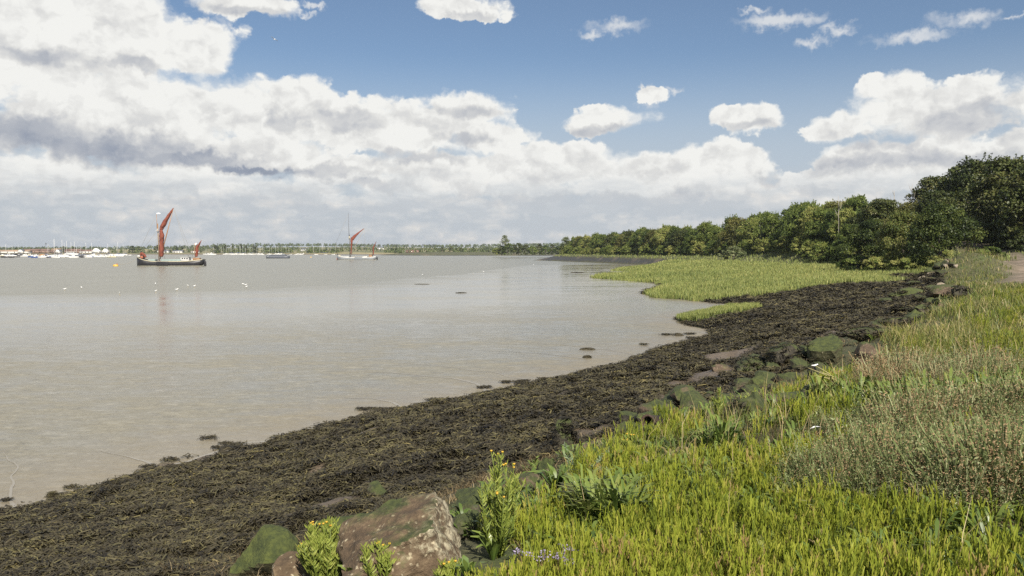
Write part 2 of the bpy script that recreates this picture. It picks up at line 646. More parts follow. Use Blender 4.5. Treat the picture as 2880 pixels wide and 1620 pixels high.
def compact(V, Fq, keep, attrs):
    Fq = Fq[keep[Fq].any(1)]
    used = np.unique(Fq)
    m = np.zeros(len(V), dtype=int)
    m[used] = np.arange(len(used))
    return V[used], m[Fq], {k: a[used] for k, a in attrs.items()}


# marsh of cord-grass, sandy gaps in the weed
MARSH = [at(1490, 698.5, .15), at(1655, 711.5, .15), at(1672, 719, .15), at(1622, 738, .15), at(1645, 746.5, .15), at(1740, 757, .15), at(1868, 757.5, .15),
         at(1912, 748, .3), at(2010, 731, .5), at(2110, 717, .8), at(2200, 711, 1.2), at(2300, 701, 2.0),
         (45, 91), (52, 106), (57, 127), (62, 165), (62.5, 250), (57, 297), at(1640, 669.5, .15), at(1552, 676, .15), at(1540, 680.5, .15),
         at(1640, 686, .15), at(1695, 689, .15), at(1500, 693, .15)]
BANK_FAR = [p for p in L1 if 94 < p[1] < 620] + [p for p in L3 if 90 < p[1] < 620][::-1]
TUFT = [at(1716, 806, .2), at(1750, 811, .2), at(1850, 807, .2), at(1906, 799, .25), at(1903, 787, .25), at(1850, 781, .2), at(1765, 789, .2), at(1722, 799, .2)]
TRACK = [(70, 40), (43, 45), (36.5, 52), (38.5, 59), (44.5, 67), (51, 77), (56.5, 88), (63, 105), (71, 125), (84, 155), (98, 185)]
SANDY = [(1760, 945, 130, 22, 1.0), (1850, 895, 120, 20, 1.3), (2090, 838, 80, 14, 1.7), (1620, 1010, 70, 9, 1.0), (750, 1190, 42, 16, 0.5), (1500, 1030, 50, 9, 1.2), (1790, 975, 50, 12, 1.2),
         (1690, 925, 70, 6, .8), (390, 1352, 60, 7, 1.0), (1180, 1085, 40, 6, 0.6), (1960, 925, 60, 8, 1.6)]


SAND_C = []


def sand_mask(P):
    m = np.zeros(len(P))
    if not SAND_C:
        for (u, v, ru, rv, z) in SANDY:
            x, y = ground_at(u, v)
            SAND_C.append(gz(x, y))
    Q = P + np.column_stack([fbm(P, 0.5, 3, 31), fbm(P, 0.5, 3, 32)]) * 0.9
    for (u, v, ru, rv, _), z in zip(SANDY, SAND_C):
        c = np.array(at(u, v, z))
        a = np.array(at(u + ru, v - ru * 0.16, z)) - c
        b = np.array(at(u, v - rv, z)) - c
        M = np.linalg.inv(np.column_stack([a, b]))
        q = (Q - c) @ M.T
        m = np.maximum(m, np.clip(1.5 - np.sqrt((q ** 2).sum(1)) * 1.2, 0, 1))
    return np.maximum(m, np.clip((fbm(P, 0.55, 4, 201) - 0.30) * 4, 0, 0.75))


def poly_dist_line(P, pts):
    A = np.array(pts, dtype=float)
    s0, d = A[:-1], A[1:] - A[:-1]
    w = P[:, None, :] - s0[None]
    t = np.clip((w * d).sum(-1) / (d ** 2).sum(1), 0, 1)
    return np.sqrt(((w - t[..., None] * d) ** 2).sum(-1).min(1))


fit_marsh()
Pg, Fg = polar(0.35, 1330, 560, R(-180), R(180), 1400)
# fewer directions behind the camera
zg, Dg = terrain_full(Pg)
weed = np.clip(Dg[0] / 0.4, 0, 1) * np.clip(-Dg[1] / 1.2 + 0.8 + 0.4 * fbm(Pg, 0.6, 3, 21), 0, 1)
marsh_m = in_poly(Pg, MARSH) | in_poly(Pg, TUFT)
far_green = (np.hypot(Pg[:, 0], Pg[:, 1]) > 520)
weed = np.where(marsh_m, 0.15, weed)
weed = np.where(far_green, weed * (Dg[0] < 9), weed)
sand = sand_mask(Pg) * (Dg[1] < 0.6)
track = np.clip(1.6 - poly_dist_line(Pg, TRACK) / 2.3 + 0.3 * fbm(Pg, 0.4, 3, 15), 0, 1)
keep = Dg[0] > -2.5
Vg, Fq, at_g = compact(np.column_stack([Pg, zg]), Fg, keep, {'weed': weed, 'sand': sand, 'track': track, 'marsh': marsh_m.astype(float)})

m_ground, N = material('shore_ground')
p = world_pos(N)
n1 = N.noise(p, 0.8, 5, 0.6)
n2 = N.noise(p, 9.0, 6, 0.65)
n3 = N.noise(p, 38.0, 4, 0.6)
soil = N.ramp(n2, [(0.3, (0.030, 0.028, 0.012)), (0.55, (0.075, 0.075, 0.028)), (0.75, (0.15, 0.135, 0.065))])
soil = N.mix(N.smooth(n1, 0.5, 0.7, 0, 0.6), soil, (0.055, 0.085, 0.018))
weedc = N.ramp(N.math('MULTIPLY_ADD', n3, 0.6, N.math('MULTIPLY', n2, 0.4)), [(0.35, (0.014, 0.012, 0.008)), (0.5, (0.030, 0.025, 0.015)), (0.62, (0.055, 0.046, 0.024)), (0.75, (0.09, 0.075, 0.04))])
weedc = N.mix(N.smooth(N.noise(p, 0.35, 4, 0.6), 0.60, 0.74, 0, 0.65), weedc, (0.045, 0.065, 0.014))
sandc = N.ramp(n2, [(0.3, (0.085, 0.063, 0.040)), (0.7, (0.19, 0.145, 0.098))])
trackc = N.ramp(N.math('MULTIPLY_ADD', N.noise(N.vec('MULTIPLY', p, (1, .35, 1)), 1.2, 4, .6), 0.6, N.math('MULTIPLY', n2, 0.4)), [(0.35, (0.085, 0.085, 0.04)), (0.48, (0.165, 0.125, 0.09)), (0.7, (0.30, 0.235, 0.18))])
c = N.mix(attr(N, 'weed'), soil, weedc)
c = N.mix(N.math('MULTIPLY', attr(N, 'marsh'), 0.8), c, (0.10, 0.095, 0.06))
c = N.mix(attr(N, 'sand'), c, sandc)
c = N.mix(attr(N, 'track'), c, trackc)
N.put(N.b.inputs['Base Color'], c)
N.put(N.b.inputs['Roughness'], N.math('MULTIPLY_ADD', attr(N, 'weed'), -0.42, 0.92))
hgt = N.math('ADD', N.math('MULTIPLY', n3, 0.5), n2)
N.put(N.b.inputs['Normal'], N.bump(hgt, 0.9, 0.06))
ground = mk('ground', Vg, Fq, m_ground, at_g, smooth=True)
tag(ground, 'dark weed covered shore slope rising to the grassy bank and track', 'ground', kind='structure')

# ------------------------------------------------------------------ mud and water
WATER_LINE = [(-900, 70), (-220, 84), at(0, 746), at(200, 743), at(450, 737), at(700, 728), at(900, 717), at(1050, 703), at(1180, 690), at(1290, 675), at(1352, 667), (30, 330), (80, 360)]


def water_side(P):
    """distance from the water's edge, positive on the mud"""
    Q = P + np.column_stack([fbm(P, 0.05, 2, 51) * 1.5, fbm(P, 0.05, 3, 52) * 2.0])
    A = np.array(WATER_LINE, dtype=float)
    d = poly_dist_line(Q, A)
    G = np.vstack([A, [(400, 360), (400, -300), (-900, -300)]])
    return np.where(in_poly(Q, G), d, -d)


Pm, Fm = polar(9, 420, 330, R(-88), R(62), 900)
wd = water_side(Pm)
Dm = dist_poly(Pm, L0)
zm = 0.012 + 0.10 * np.clip(wd / 120, 0, 1) ** 0.5 - np.where(wd < 0, np.clip(-wd * 0.01, 0, 0.5), 0) + 0.010 * fbm(Pm, 0.35, 4, 61) + 0.016 * fbm(Pm * np.array((0.35, 1.0)), 0.30, 3, 62)
zm = zm - 0.08
keepm = (wd > -14) & (Dm < 4)
shore_d = np.clip(-Dm, 0, 200)
Vm, Fmq, at_m = compact(np.column_stack([Pm, zm + 0.06]), Fm, keepm, {'shore': shore_d, 'wet': wd})

m_mud, N = material('mud')
p = world_pos(N)
sx = N.vec('MULTIPLY', p, (0.55, 1.0, 1))
a1 = N.noise(sx, 0.10, 4, 0.55)
a2 = N.noise(sx, 1.1, 5, 0.62)
a3 = N.noise(p, 7.0, 5, 0.62)
a4 = N.noise(N.vec('MULTIPLY', p, (0.6, 1.0, 1)), 2.6, 6, 0.72)
base = N.ramp(N.math('MULTIPLY_ADD', a2, 0.5, N.math('MULTIPLY', a1, 0.5)), [(0.36, (0.138, 0.124, 0.084)), (0.5, (0.178, 0.160, 0.110)), (0.64, (0.228, 0.205, 0.142))])
near_s = N.smooth(N.math('ADD', attr(N, 'shore'), N.math('MULTIPLY', a1, 5.0)), 8.5, 1.5)
base = N.mix(N.smooth(a4, 0.52, 0.68, 0, 0.42), base, (0.36, 0.335, 0.265))
base = N.mix(N.smooth(a4, 0.47, 0.34, 0, 0.38), base, (0.088, 0.076, 0.056))
base = N.mix(N.smooth(a3, 0.50, 0.72, 0, 0.4), base, (0.30, 0.275, 0.22))
base = N.mix(N.smooth(a3, 0.46, 0.30, 0, 0.5), base, (0.085, 0.072, 0.052))
base = N.mix(N.math('MULTIPLY', near_s, 0.55), base, (0.225, 0.185, 0.125))
N.put(N.b.inputs['Base Color'], base)
wetn = N.smooth(N.math('MULTIPLY_ADD', a2, 0.35, N.math('MULTIPLY', a1, 0.65)), 0.40, 0.60)
far_m = N.smooth(attr(N, 'wet'), 75.0, 35.0)
ro = N.math('MULTIPLY_ADD', wetn, 0.24, 0.12)
ro = N.math('ADD', ro, N.math('MULTIPLY', near_s, 0.12))
ro = N.math('MULTIPLY', ro, N.math('MULTIPLY_ADD', far_m, -0.5, 1.0))
brink = N.smooth(N.math('ADD', attr(N, 'wet'), N.math('MULTIPLY', a1, 14.0)), 22.0, 7.0)
ro = N.math('ADD', ro, N.math('MULTIPLY', brink, 0.10))
base = N.mix(N.math('MULTIPLY', brink, 0.7), base, (0.185, 0.175, 0.130))
N.put(N.b.inputs['Base Color'], base)
N.put(N.b.inputs['Roughness'], ro)
N.b.inputs['IOR'].default_value = 1.36
bs = N.math('MAXIMUM', N.math('MULTIPLY_ADD', far_m, -0.80, 1.0), N.math('MULTIPLY', brink, 0.75))
h = N.math('MULTIPLY_ADD', a3, 0.55, N.noise(N.vec('MULTIPLY', p, (0.45, 1.0, 1)), 2.0, 5, 0.65))
bm = N.n.new('ShaderNodeBump')
N.put(bm.inputs['Height'], h)
N.put(bm.inputs['Strength'], N.math('MULTIPLY', bs, N.smooth(a2, 0.35, 0.62, 0.35, 1.0)))
bm.inputs['Distance'].default_value = 0.05
N.put(N.b.inputs['Normal'], bm.outputs[0])
mud = mk('mudflat', Vm, Fmq, m_mud, at_m, smooth=True)
tag(mud, 'wet grey brown mudflat shining between the weed and the water', 'mud', kind='structure')

m_water, N = material('water')
p = world_pos(N)
N.put(N.b.inputs['Base Color'], (0.185, 0.175, 0.130, 1))
N.b.inputs['Roughness'].default_value = 0.26
N.b.inputs['IOR'].default_value = 1.33
q1 = N.noise(N.vec('MULTIPLY', p, (0.5, 1.0, 1)), 0.9, 4, 0.6)
q2 = N.noise(p, 0.05, 3, 0.5)
h = N.math('MULTIPLY', q1, N.math('MULTIPLY_ADD', q2, 1.4, 0.3))
N.put(N.b.inputs['Normal'], N.bump(h, 0.8, 0.35))
Pw, Fw = polar(20, 9000, 60, R(-180), R(180), 181)
water = mk('water', np.column_stack([Pw, np.full(len(Pw), -0.035)]), Fw, m_water, smooth=True)
tag(water, 'rippled grey green estuary water beyond the mud', 'water', kind='structure')

# trickles draining off the flat: thin films of water
m_film, N = material('trickle')
N.put(N.b.inputs['Base Color'], (0.24, 0.22, 0.18, 1))
N.b.inputs['Roughness'].default_value = 0.36
N.b.inputs['IOR'].default_value = 1.36
N.put(N.b.inputs['Normal'], N.bump(N.noise(world_pos(N), 6.0, 3, 0.6), 0.35, 0.03))


def mud_z(P):
    w = water_side(P)
    return 0.012 + 0.10 * np.clip(w / 120, 0, 1) ** 0.5 - np.where(w < 0, np.clip(-w * 0.01, 0, 0.5), 0) + 0.010 * fbm(P, 0.35, 4, 61) + 0.016 * fbm(P * np.array((0.35, 1.0)), 0.30, 3, 62) - 0.02


TRICKLES = [([(1225, 985), (1190, 968), (1140, 955), (1050, 946), (930, 938), (820, 936)], 0.150), ([(1010, 1040), (985, 1018), (940, 1008), (860, 1005)], 0.140),
            ([(1640, 918), (1600, 895), (1530, 883), (1430, 872), (1320, 862)], 0.130), ([(1780, 842), (1740, 833), (1660, 824), (1590, 817)], 0.125),
            ([(40, 1290), (34, 1240), (18, 1200), (30, 1165), (10, 1130)], 0.06), ([(700, 1112), (600, 1120), (480, 1165), (400, 1178), (330, 1165), (250, 1140)], 0.13),
            ([(1330, 955), (1240, 940), (1120, 925), (1000, 915)], 0.090), ([(1480, 905), (1380, 893), (1260, 886), (1150, 880)], 0.080)]
sp_ = Soup()
for k, (pts, wdt) in enumerate(TRICKLES):
    A = np.array([at(u, v, 0.03) for u, v in pts])
    t = np.linspace(0, len(A) - 1, 14 * len(A))
    X = np.column_stack([np.interp(t, np.arange(len(A)), A[:, 0]), np.interp(t, np.arange(len(A)), A[:, 1])])
    X = X + np.column_stack([fbm(X, 0.5, 3, 71 + k), fbm(X, 0.5, 3, 91 + k)]) * 0.35
    T = np.gradient(X, axis=0)
    T /= np.linalg.norm(T, axis=1)[:, None]
    Nn = np.column_stack([-T[:, 1], T[:, 0]])
    fade = np.interp(np.linspace(0, 1, len(t)), [0, 0.1, 0.8, 1], [1.5, 1.0, 0.55, 0.1]) * (1 + 0.4 * fbm(X, 1.0, 2, 99))
    Lf = X + Nn * (wdt * 0.5 * fade)[:, None]
    Rt = X - Nn * (wdt * 0.5 * fade)[:, None]
    z = mud_z(X) + 0.006
    V = np.concatenate([np.column_stack([Lf, z]), np.column_stack([Rt, z])])
    n = len(t)
    i = np.arange(n - 1)
    sp_.add(V, np.column_stack([i + n, i + n + 1, i + 1, i]))
tag(sp_.build('trickles', m_film, smooth=True), 'thin shining trickles of water draining across the mud', 'water', kind='structure')

# ------------------------------------------------------------------ ground cover that nobody could count
def logpolar(n, r0, r1, a0, a1):
    r = r0 * (r1 / r0) ** rng.random(n)
    a = R(a0) + (R(a1) - R(a0)) * rng.random(n)
    return np.column_stack([np.sin(a) * r, np.cos(a) * r]), r


def blades(P, z, h, w, lean, tint, bend=0.5, twist=None):
    """curved flat blades, two quads each"""
    n = len(P)
    yaw = rng.random(n) * 2 * math.pi if twist is None else twist
    la = rng.random(n) * 2 * math.pi
    s = np.column_stack([np.cos(yaw), np.sin(yaw), np.zeros(n)]) * (w * 0.5)[:, None]
    ld = np.column_stack([np.cos(la), np.sin(la), np.zeros(n)]) * (h * lean)[:, None]
    B = np.column_stack([P, z - 0.02])
    M = B + ld * (0.5 - bend * 0.28) + np.array((0, 0, 1)) * (h * 0.55)[:, None]
    Tp = B + ld + np.array((0, 0, 1)) * (h * (1 - 0.3 * lean))[:, None]
    V = np.stack([B - s, B + s, M - s * 0.8, M + s * 0.8, Tp - s * 0.12, Tp + s * 0.12], axis=1).reshape(-1, 3)
    i = np.arange(n)[:, None] * 6
    Fq = np.concatenate([i + np.array((0, 1, 3, 2)), i + np.array((2, 3, 5, 4))]).reshape(-1, 4)
    return V, Fq, np.repeat(tint, 6)


def stamp(TV, TF, TT, P, z, scale, rz, tint, tilt=0.0):
    """copies of a small plant shape melted into one mesh"""
    n, k = len(P), len(TV)
    c, s = np.cos(rz), np.sin(rz)
    X = TV[None] * scale[:, None, None]
    if tilt:
        ta = rng.normal(0, tilt, (n, 2))
        X = X + np.stack([ta[:, 0:1] * X[..., 2], ta[:, 1:2] * X[..., 2], -(ta ** 2).sum(1)[:, None] * 0.5 * X[..., 2]], axis=-1)
    V = np.stack([X[..., 0] * c[:, None] - X[..., 1] * s[:, None] + P[:, 0:1], X[..., 0] * s[:, None] + X[..., 1] * c[:, None] + P[:, 1:2], X[..., 2] + z[:, None]], axis=-1)
    Fq = TF[None] + (np.arange(n) * k)[:, None, None]
    return V.reshape(-1, 3), Fq.reshape(-1, TF.shape[1]), (TT[None] + tint[:, None]).ravel()


def strip(pts, w, up=(0, 0, 1), taper=(1, 1)):
    """a flat leaf along pts: verts, quads"""
    pts = np.asarray(pts, float)
    T = np.gradient(pts, axis=0)
    sd_ = np.cross(T, up)
    sd_ /= np.linalg.norm(sd_, axis=1)[:, None] + 1e-9
    n = len(pts)
    ww = np.interp(np.linspace(0, 1, n), np.linspace(0, 1, len(taper)), taper) * w * 0.5
    V = np.stack([pts - sd_ * ww[:, None], pts + sd_ * ww[:, None]], axis=1).reshape(-1, 3)
    i = np.arange(n - 1)[:, None] * 2
    return V, (i + np.array((0, 1, 3, 2))).reshape(-1, 4)


def tmpl(parts):
    V, Fq, T, n = [], [], [], 0
    for v, f, t in parts:
        V.append(v)
        Fq.append(f + n)
        T.append(np.broadcast_to(np.asarray(t, float), (len(v),)))
        n += len(v)
    return np.concatenate(V), np.concatenate(Fq), np.concatenate(T)


rr = random.Random(5)

# --- bladderwrack over the slope
def frond(k):
    parts = []
    for q in range(5):
        a = rr.uniform(0, 6.28)
        l = rr.uniform(0.06, 0.14)
        c, s = math.cos(a), math.sin(a)
        ph = rr.uniform(0, 6)
        pts = []
        for j in range(4):
            t = j / 3
            bend = 0.05 * math.sin(ph + t * 4)
            pts.append((c * l * t - s * bend + rr.uniform(-.03, .03), s * l * t + c * bend, 0.012 + 0.036 * math.sin(t * 2.6) * rr.uniform(0.3, 1.4)))
        up = Vector((rr.uniform(-.6, .6), rr.uniform(-.6, .6), 1)).normalized()
        v, f = strip(pts, rr.uniform(0.009, 0.018), up, (0.7, 1.1, 1.2, 0.5))
        parts.append((v, f, rr.uniform(-0.16, 0.16)))
    return tmpl(parts)


m_weed, N = material('bladderwrack')
t = N.math('ADD', attr(N, 'tint'), N.math('MULTIPLY', N.math('SUBTRACT', N.noise(world_pos(N), 0.45, 6, 0.7), 0.5), 1.0))
N.put(N.b.inputs['Base Color'], N.ramp(t, [(0.1, (0.016, 0.014, 0.011)), (0.36, (0.040, 0.034, 0.021)), (0.56, (0.070, 0.060, 0.033)), (0.74, (0.100, 0.090, 0.042)), (0.95, (0.145, 0.120, 0.05))]))
N.b.inputs['Roughness'].default_value = 0.55
N.b.inputs['Specular IOR Level'].default_value = 0.22
ws = Soup()
Vs, Fs, Ts, nn = [], [], [], 0
for k in range(6):
    TV, TF, TT = frond(k)
    P_, r = logpolar(78000, 6, 150, -60, 62)
    z, D = terrain_full(P_)
    edge = 0.15 + 0.55 * vnoise(P_, 0.7, 77)
    ok = (D[0] > -0.1 + edge * 0.3) & (D[1] < 0.35 + 0.9 * vnoise(P_, 0.9, 78)) & ~in_poly(P_, MARSH) & ~in_poly(P_, TUFT)
    ok &= (sand_mask(P_) + 0.25 * vnoise(P_, 3.0, 8) < 0.5)
    P_, r, z = P_[ok], r[ok], z[ok]
    sc = (r / 11) ** 0.72 * rng.uniform(0.75, 1.35, len(r))
    sc = np.clip(sc, 0.75, 6)
    tn = rng.normal(0.44, 0.13, len(r))
    tn[rng.random(len(r)) < 0.03] += 0.36
    X = TV.copy()
    V, Fq, T = stamp(X, TF, TT, P_, z - 0.005, sc, rng.random(len(r)) * 6.283, tn)
    # far tufts stay low: heights do not grow as fast as lengths
    Vs.append(V)
    Fs.append(Fq + nn)
    Ts.append(T)
    nn += len(V)
weed_o = mk('seaweed', np.concatenate(Vs), np.concatenate(Fs), m_weed, {'tint': np.concatenate(Ts)})
tag(weed_o, 'carpet of dark brown bladderwrack over the whole lower slope', 'seaweed', kind='stuff')

# --- cord-grass of the marsh
m_cord = leafy('cord_grass', [(0.0, (0.070, 0.095, 0.030)), (0.35, (0.165, 0.205, 0.055)), (0.65, (0.270, 0.295, 0.085)), (1.0, (0.42, 0.38, 0.14))], 0.55, 0.22, patch=(0.05, 0.7))
Vs, Fs, Ts, nn = [], [], [], 0
for poly, n in ((MARSH, 230000), (TUFT, 26000), (BANK_FAR, 60000)):
    A = np.array(poly)
    lo, hi = A.min(0), A.max(0)
    if poly is not TUFT:
        P_, r = logpolar(n * 3, 70, 620, 0, 40)
    else:
        P_ = lo + (hi - lo) * rng.random((n * 3, 2))
        r = np.hypot(P_[:, 0], P_[:, 1])
    Q_ = P_ + np.column_stack([fbm(P_, 0.35, 3, 33), fbm(P_, 0.35, 3, 34)]) * 1.5
    ok = in_poly(Q_, poly)
    P_, r = P_[ok][:n], r[ok][:n]
    z = ground_z(P_)
    hh = (0.5 if poly is TUFT else 0.62) * rng.uniform(0.65, 1.25, len(r)) * (1 + 0.25 * vnoise(P_, 0.15, 4))
    w = 0.016 * (r / 50) ** 1.0 * rng.uniform(0.7, 1.3, len(r)) * 2.0
    V, Fq, T = blades(P_, z, hh, w, rng.uniform(0.05, 0.45, len(r)), np.clip(rng.normal(0.45, 0.2, len(r)), 0, 1))
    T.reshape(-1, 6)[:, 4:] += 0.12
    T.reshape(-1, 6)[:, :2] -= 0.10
    Vs.append(V)
    Fs.append(Fq + nn)
    Ts.append(T)
    nn += len(V)
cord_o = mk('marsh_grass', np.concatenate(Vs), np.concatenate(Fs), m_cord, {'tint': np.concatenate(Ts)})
tag(cord_o, 'pale green cord grass standing on the flat marsh beside the mud', 'marsh grass', kind='stuff')


# the ground round the big boulder is left open
BARE = [(ground_at(960, 1447), 1.0), (ground_at(1110, 1440), .62), (ground_at(850, 1447), .8), (ground_at(1175, 1400), .35), (ground_at(1060, 1447), .7)]


# --- the bank: plants in patches
def bank_mask(P, off=0.0):
    z, D = terrain_full(P)
    tr = poly_dist_line(P, TRACK)
    far = np.hypot(P[:, 0], P[:, 1]) > 42
    bare = np.full(len(P), 9.0)
    for c_, rad in BARE:
        bare = np.minimum(bare, np.hypot(*(P - np.array(c_)).T) / rad)
    return z, ((D[2] > -0.05 + off * 0.5 + 0.9 * fbm(P, 0.7, 3, 55)) | (far & (D[1] > 0.9))) & (tr > 3.0 + 0.8 * vnoise(P, 0.5, 6)) & (bare + 0.25 * vnoise(P, 2.0, 7) > 1), D


GREY = [(2465, 1115, 3.7, 1.35), (2260, 1205, 3.7, 0.8), (2510, 1215, 3.75, 1.15), (2270, 960, 3.5, 0.9), (2420, 950, 3.6, 1.3), (2120, 1250, 3.6, .28), (2180, 1110, 3.5, .4), (2330, 640, 4.2, 5), (2480, 690, 4.0, 4.5)]


def grey_mask(P):
    m = np.full(len(P), -9.0)
    Q = P + np.column_stack([fbm(P, 0.7, 3, 35), fbm(P, 0.7, 3, 36)]) * 0.6
    for u, v, z, rad in GREY:
        c = np.array(at(u, v, z)) if v > 700 else np.array(at_dist(u, v, 80)[:2])
        ang = math.atan2(c[0], c[1])
        d = Q - c
        al = d @ np.array((math.sin(ang), math.cos(ang)))
        ac = d @ np.array((math.cos(ang), -math.sin(ang)))
        m = np.maximum(m, 1 - np.sqrt((ac / rad) ** 2 + (al / (rad * 0.85)) ** 2))
    return m


# samphire: fleshy upright yellow green stems
def samphire(k):
    parts = []
    for q in range(2 + k % 3):
        x, y = rr.uniform(-.04, .04), rr.uniform(-.04, .04)
        h = rr.uniform(0.10, 0.22)
        lx, ly = rr.uniform(-.03, .03), rr.uniform(-.03, .03)
        st = [(x + lx * t, y + ly * t, h * t) for t in (0, .4, .75, 1)]
        t0 = rr.uniform(-.1, .1)
        for up in ((rr.uniform(-1, 1), rr.uniform(-1, 1), 0.1),):
            v, f = strip(st, 0.0052, up, (0.8, 1, 1, 0.5))
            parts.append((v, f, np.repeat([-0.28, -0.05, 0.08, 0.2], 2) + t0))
        for b in range(rr.randint(5, 8)):
            t = rr.uniform(0.2, 0.95)
            a = rr.uniform(0, 6.28)
            l = rr.uniform(0.014, 0.042) * (1.1 - 0.4 * t)
            b0 = Vector((x + lx * t, y + ly * t, h * t))
            v, f = strip([b0, b0 + Vector((math.cos(a) * l * .38, math.sin(a) * l * .38, l * 1.05))], 0.0050, (math.sin(a) + .3, -math.cos(a), 0.2), (1.0, 0.6))
            parts.append((v, f, t0 + 0.1 * rr.random() + 0.22 * (t - .4)))
    return tmpl(parts)


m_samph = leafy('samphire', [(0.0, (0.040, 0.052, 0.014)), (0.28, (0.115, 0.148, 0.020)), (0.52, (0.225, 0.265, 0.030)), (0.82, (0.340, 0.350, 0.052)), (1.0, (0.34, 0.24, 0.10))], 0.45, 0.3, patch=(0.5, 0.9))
Vs, Fs, Ts, nn = [], [], [], 0
for k in range(8):
    TV, TF, TT = samphire(k)
    C_, rc = logpolar(1650, 2.2, 48, -16, 58)
    gd = np.clip((rc - 7) / 30, 0, 0.9) + 1
    off = rng.normal(0, 1, (len(C_), 13, 2))
    hc = np.exp(-(off ** 2).sum(-1) * 0.28) * rng.uniform(0.5, 1.45, len(C_))[:, None]
    P_ = (C_[:, None, :] + off * (0.085 * gd)[:, None, None]).reshape(-1, 2)
    hc = hc.ravel()
    r = np.hypot(P_[:, 0], P_[:, 1])
    tcl = rng.normal(0, 0.10, len(C_)) + np.where(rng.random(len(C_)) < 0.22, -0.18, 0) + np.where(rng.random(len(C_)) < 0.025, 0.5, 0)
    tc = np.repeat(tcl, 13)
    z, ok, D = bank_mask(P_, 0.3)
    dens = 0.46 + 3.2 * fbm(P_, 0.75, 4, 12) - np.clip((r - 12) / 26, 0, 0.75)
    ok &= ((grey_mask(P_) < -0.03) | (rng.random(len(r)) < 0.38)) & (rng.random(len(r)) < np.clip(dens, 0.03, 1))
    P_, r, z, hc, tc = P_[ok], r[ok], z[ok], hc[ok], tc[ok]
    sc = (0.45 + 0.85 * hc) * rng.uniform(0.85, 1.15, len(r)) * (1 + np.clip((r - 7) / 30, 0, 0.9))
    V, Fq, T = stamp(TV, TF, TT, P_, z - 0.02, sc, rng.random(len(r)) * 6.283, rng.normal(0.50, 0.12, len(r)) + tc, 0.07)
    Vs.append(V)
    Fs.append(Fq + nn)
    Ts.append(T)
    nn += len(V)
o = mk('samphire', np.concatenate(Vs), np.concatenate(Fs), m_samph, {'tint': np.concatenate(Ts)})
tag(o, 'bright yellow green samphire carpeting the bank top near the viewer', 'samphire', kind='stuff')

# grass of the bank: green, straw, in patches
m_grass = leafy('bank_grass', [(0.0, (0.035, 0.055, 0.014)), (0.28, (0.075, 0.110, 0.022)), (0.50, (0.135, 0.170, 0.035)), (0.70, (0.215, 0.215, 0.060)), (0.86, (0.34, 0.28, 0.115)), (1.0, (0.46, 0.36, 0.19))], 0.5, 0.3, patch=(0.16, 0.75))
P_, r = logpolar(440000, 2.2, 130, -20, 60)
z, ok, D = bank_mask(P_, 0.0)
gm = grey_mask(P_)
ok &= (gm < 0.2) | (rng.random(len(r)) < 0.6)
ok &= rng.random(len(r)) < np.clip(0.10 + (r - 4) / 16 + 0.9 * fbm(P_, 0.8, 3, 66), 0.06, 1)
P_, r, z = P_[ok], r[ok], z[ok]
hh = rng.uniform(0.06, 0.27, len(r)) * (1 + 0.6 * vnoise(P_, 0.5, 14)) * np.clip(1.25 - r / 140, 0.5, 1.2)
hh *= np.clip(0.85 + (r - 8) / 18, 0.65, 1.7)
w = 0.0042 * np.clip(r / 7, 0.9, 9) * rng.uniform(0.6, 1.5, len(r))
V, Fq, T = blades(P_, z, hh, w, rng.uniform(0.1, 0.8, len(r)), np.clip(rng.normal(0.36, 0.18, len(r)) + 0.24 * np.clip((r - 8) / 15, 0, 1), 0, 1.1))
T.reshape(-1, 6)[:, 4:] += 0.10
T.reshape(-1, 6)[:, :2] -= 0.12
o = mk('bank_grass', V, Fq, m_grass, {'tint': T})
tag(o, 'rough mixed green and straw coloured grass all over the bank', 'grass', kind='stuff')

# dead thatch lying between the plants
P_, r = logpolar(170000, 2.2, 40, -24, 60)
z, ok, D = bank_mask(P_, -4.6)
ok &= rng.random(len(r)) < np.clip(0.45 + 1.2 * fbm(P_, 0.7, 3, 101), 0.05, 1)
P_, r, z = P_[ok], r[ok], z[ok]
V, Fq, T = blades(P_, z + 0.03, rng.uniform(0.05, 0.16, len(r)), 0.0045 * np.clip(r / 7, 0.9, 6), rng.uniform(0.8, 1.6, len(r)), rng.random(len(r)))
m_thatch = leafy('thatch', [(0.0, (0.030, 0.022, 0.012)), (0.5, (0.085, 0.062, 0.032)), (0.85, (0.20, 0.15, 0.08)), (1.0, (0.34, 0.27, 0.16))], 0.8, 0.1, spec=0.1, patch=(0.8, 0.7))
o = mk('dead_thatch', V, Fq, m_thatch, {'tint': T})
tag(o, 'brown dead stalks matted between the green plants of the bank', 'dead grass', kind='stuff')

# the same grass farther along the bank and over the mound
P_, r = logpolar(90000, 38, 175, 8, 46)
z, ok, D = bank_mask(P_, 0.0)
P_, r, z = P_[ok], r[ok], z[ok]
on_m = np.exp(-((P_ - np.array(MOUND)) ** 2).sum(1) / 30)
V, Fq, T = blades(P_, z, rng.uniform(0.14, 0.40, len(r)) * (1 + .6 * on_m), 0.02 * (r / 40) * rng.uniform(0.7, 1.5, len(r)), rng.uniform(0.1, 0.7, len(r)), np.clip(rng.normal(0.45, 0.17, len(r)) + .15 * on_m, 0, 1.1))
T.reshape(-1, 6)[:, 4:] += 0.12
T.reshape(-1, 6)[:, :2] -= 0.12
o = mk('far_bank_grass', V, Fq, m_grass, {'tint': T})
tag(o, 'long grass along the distant part of the bank and over the stony mound', 'grass', kind='stuff')

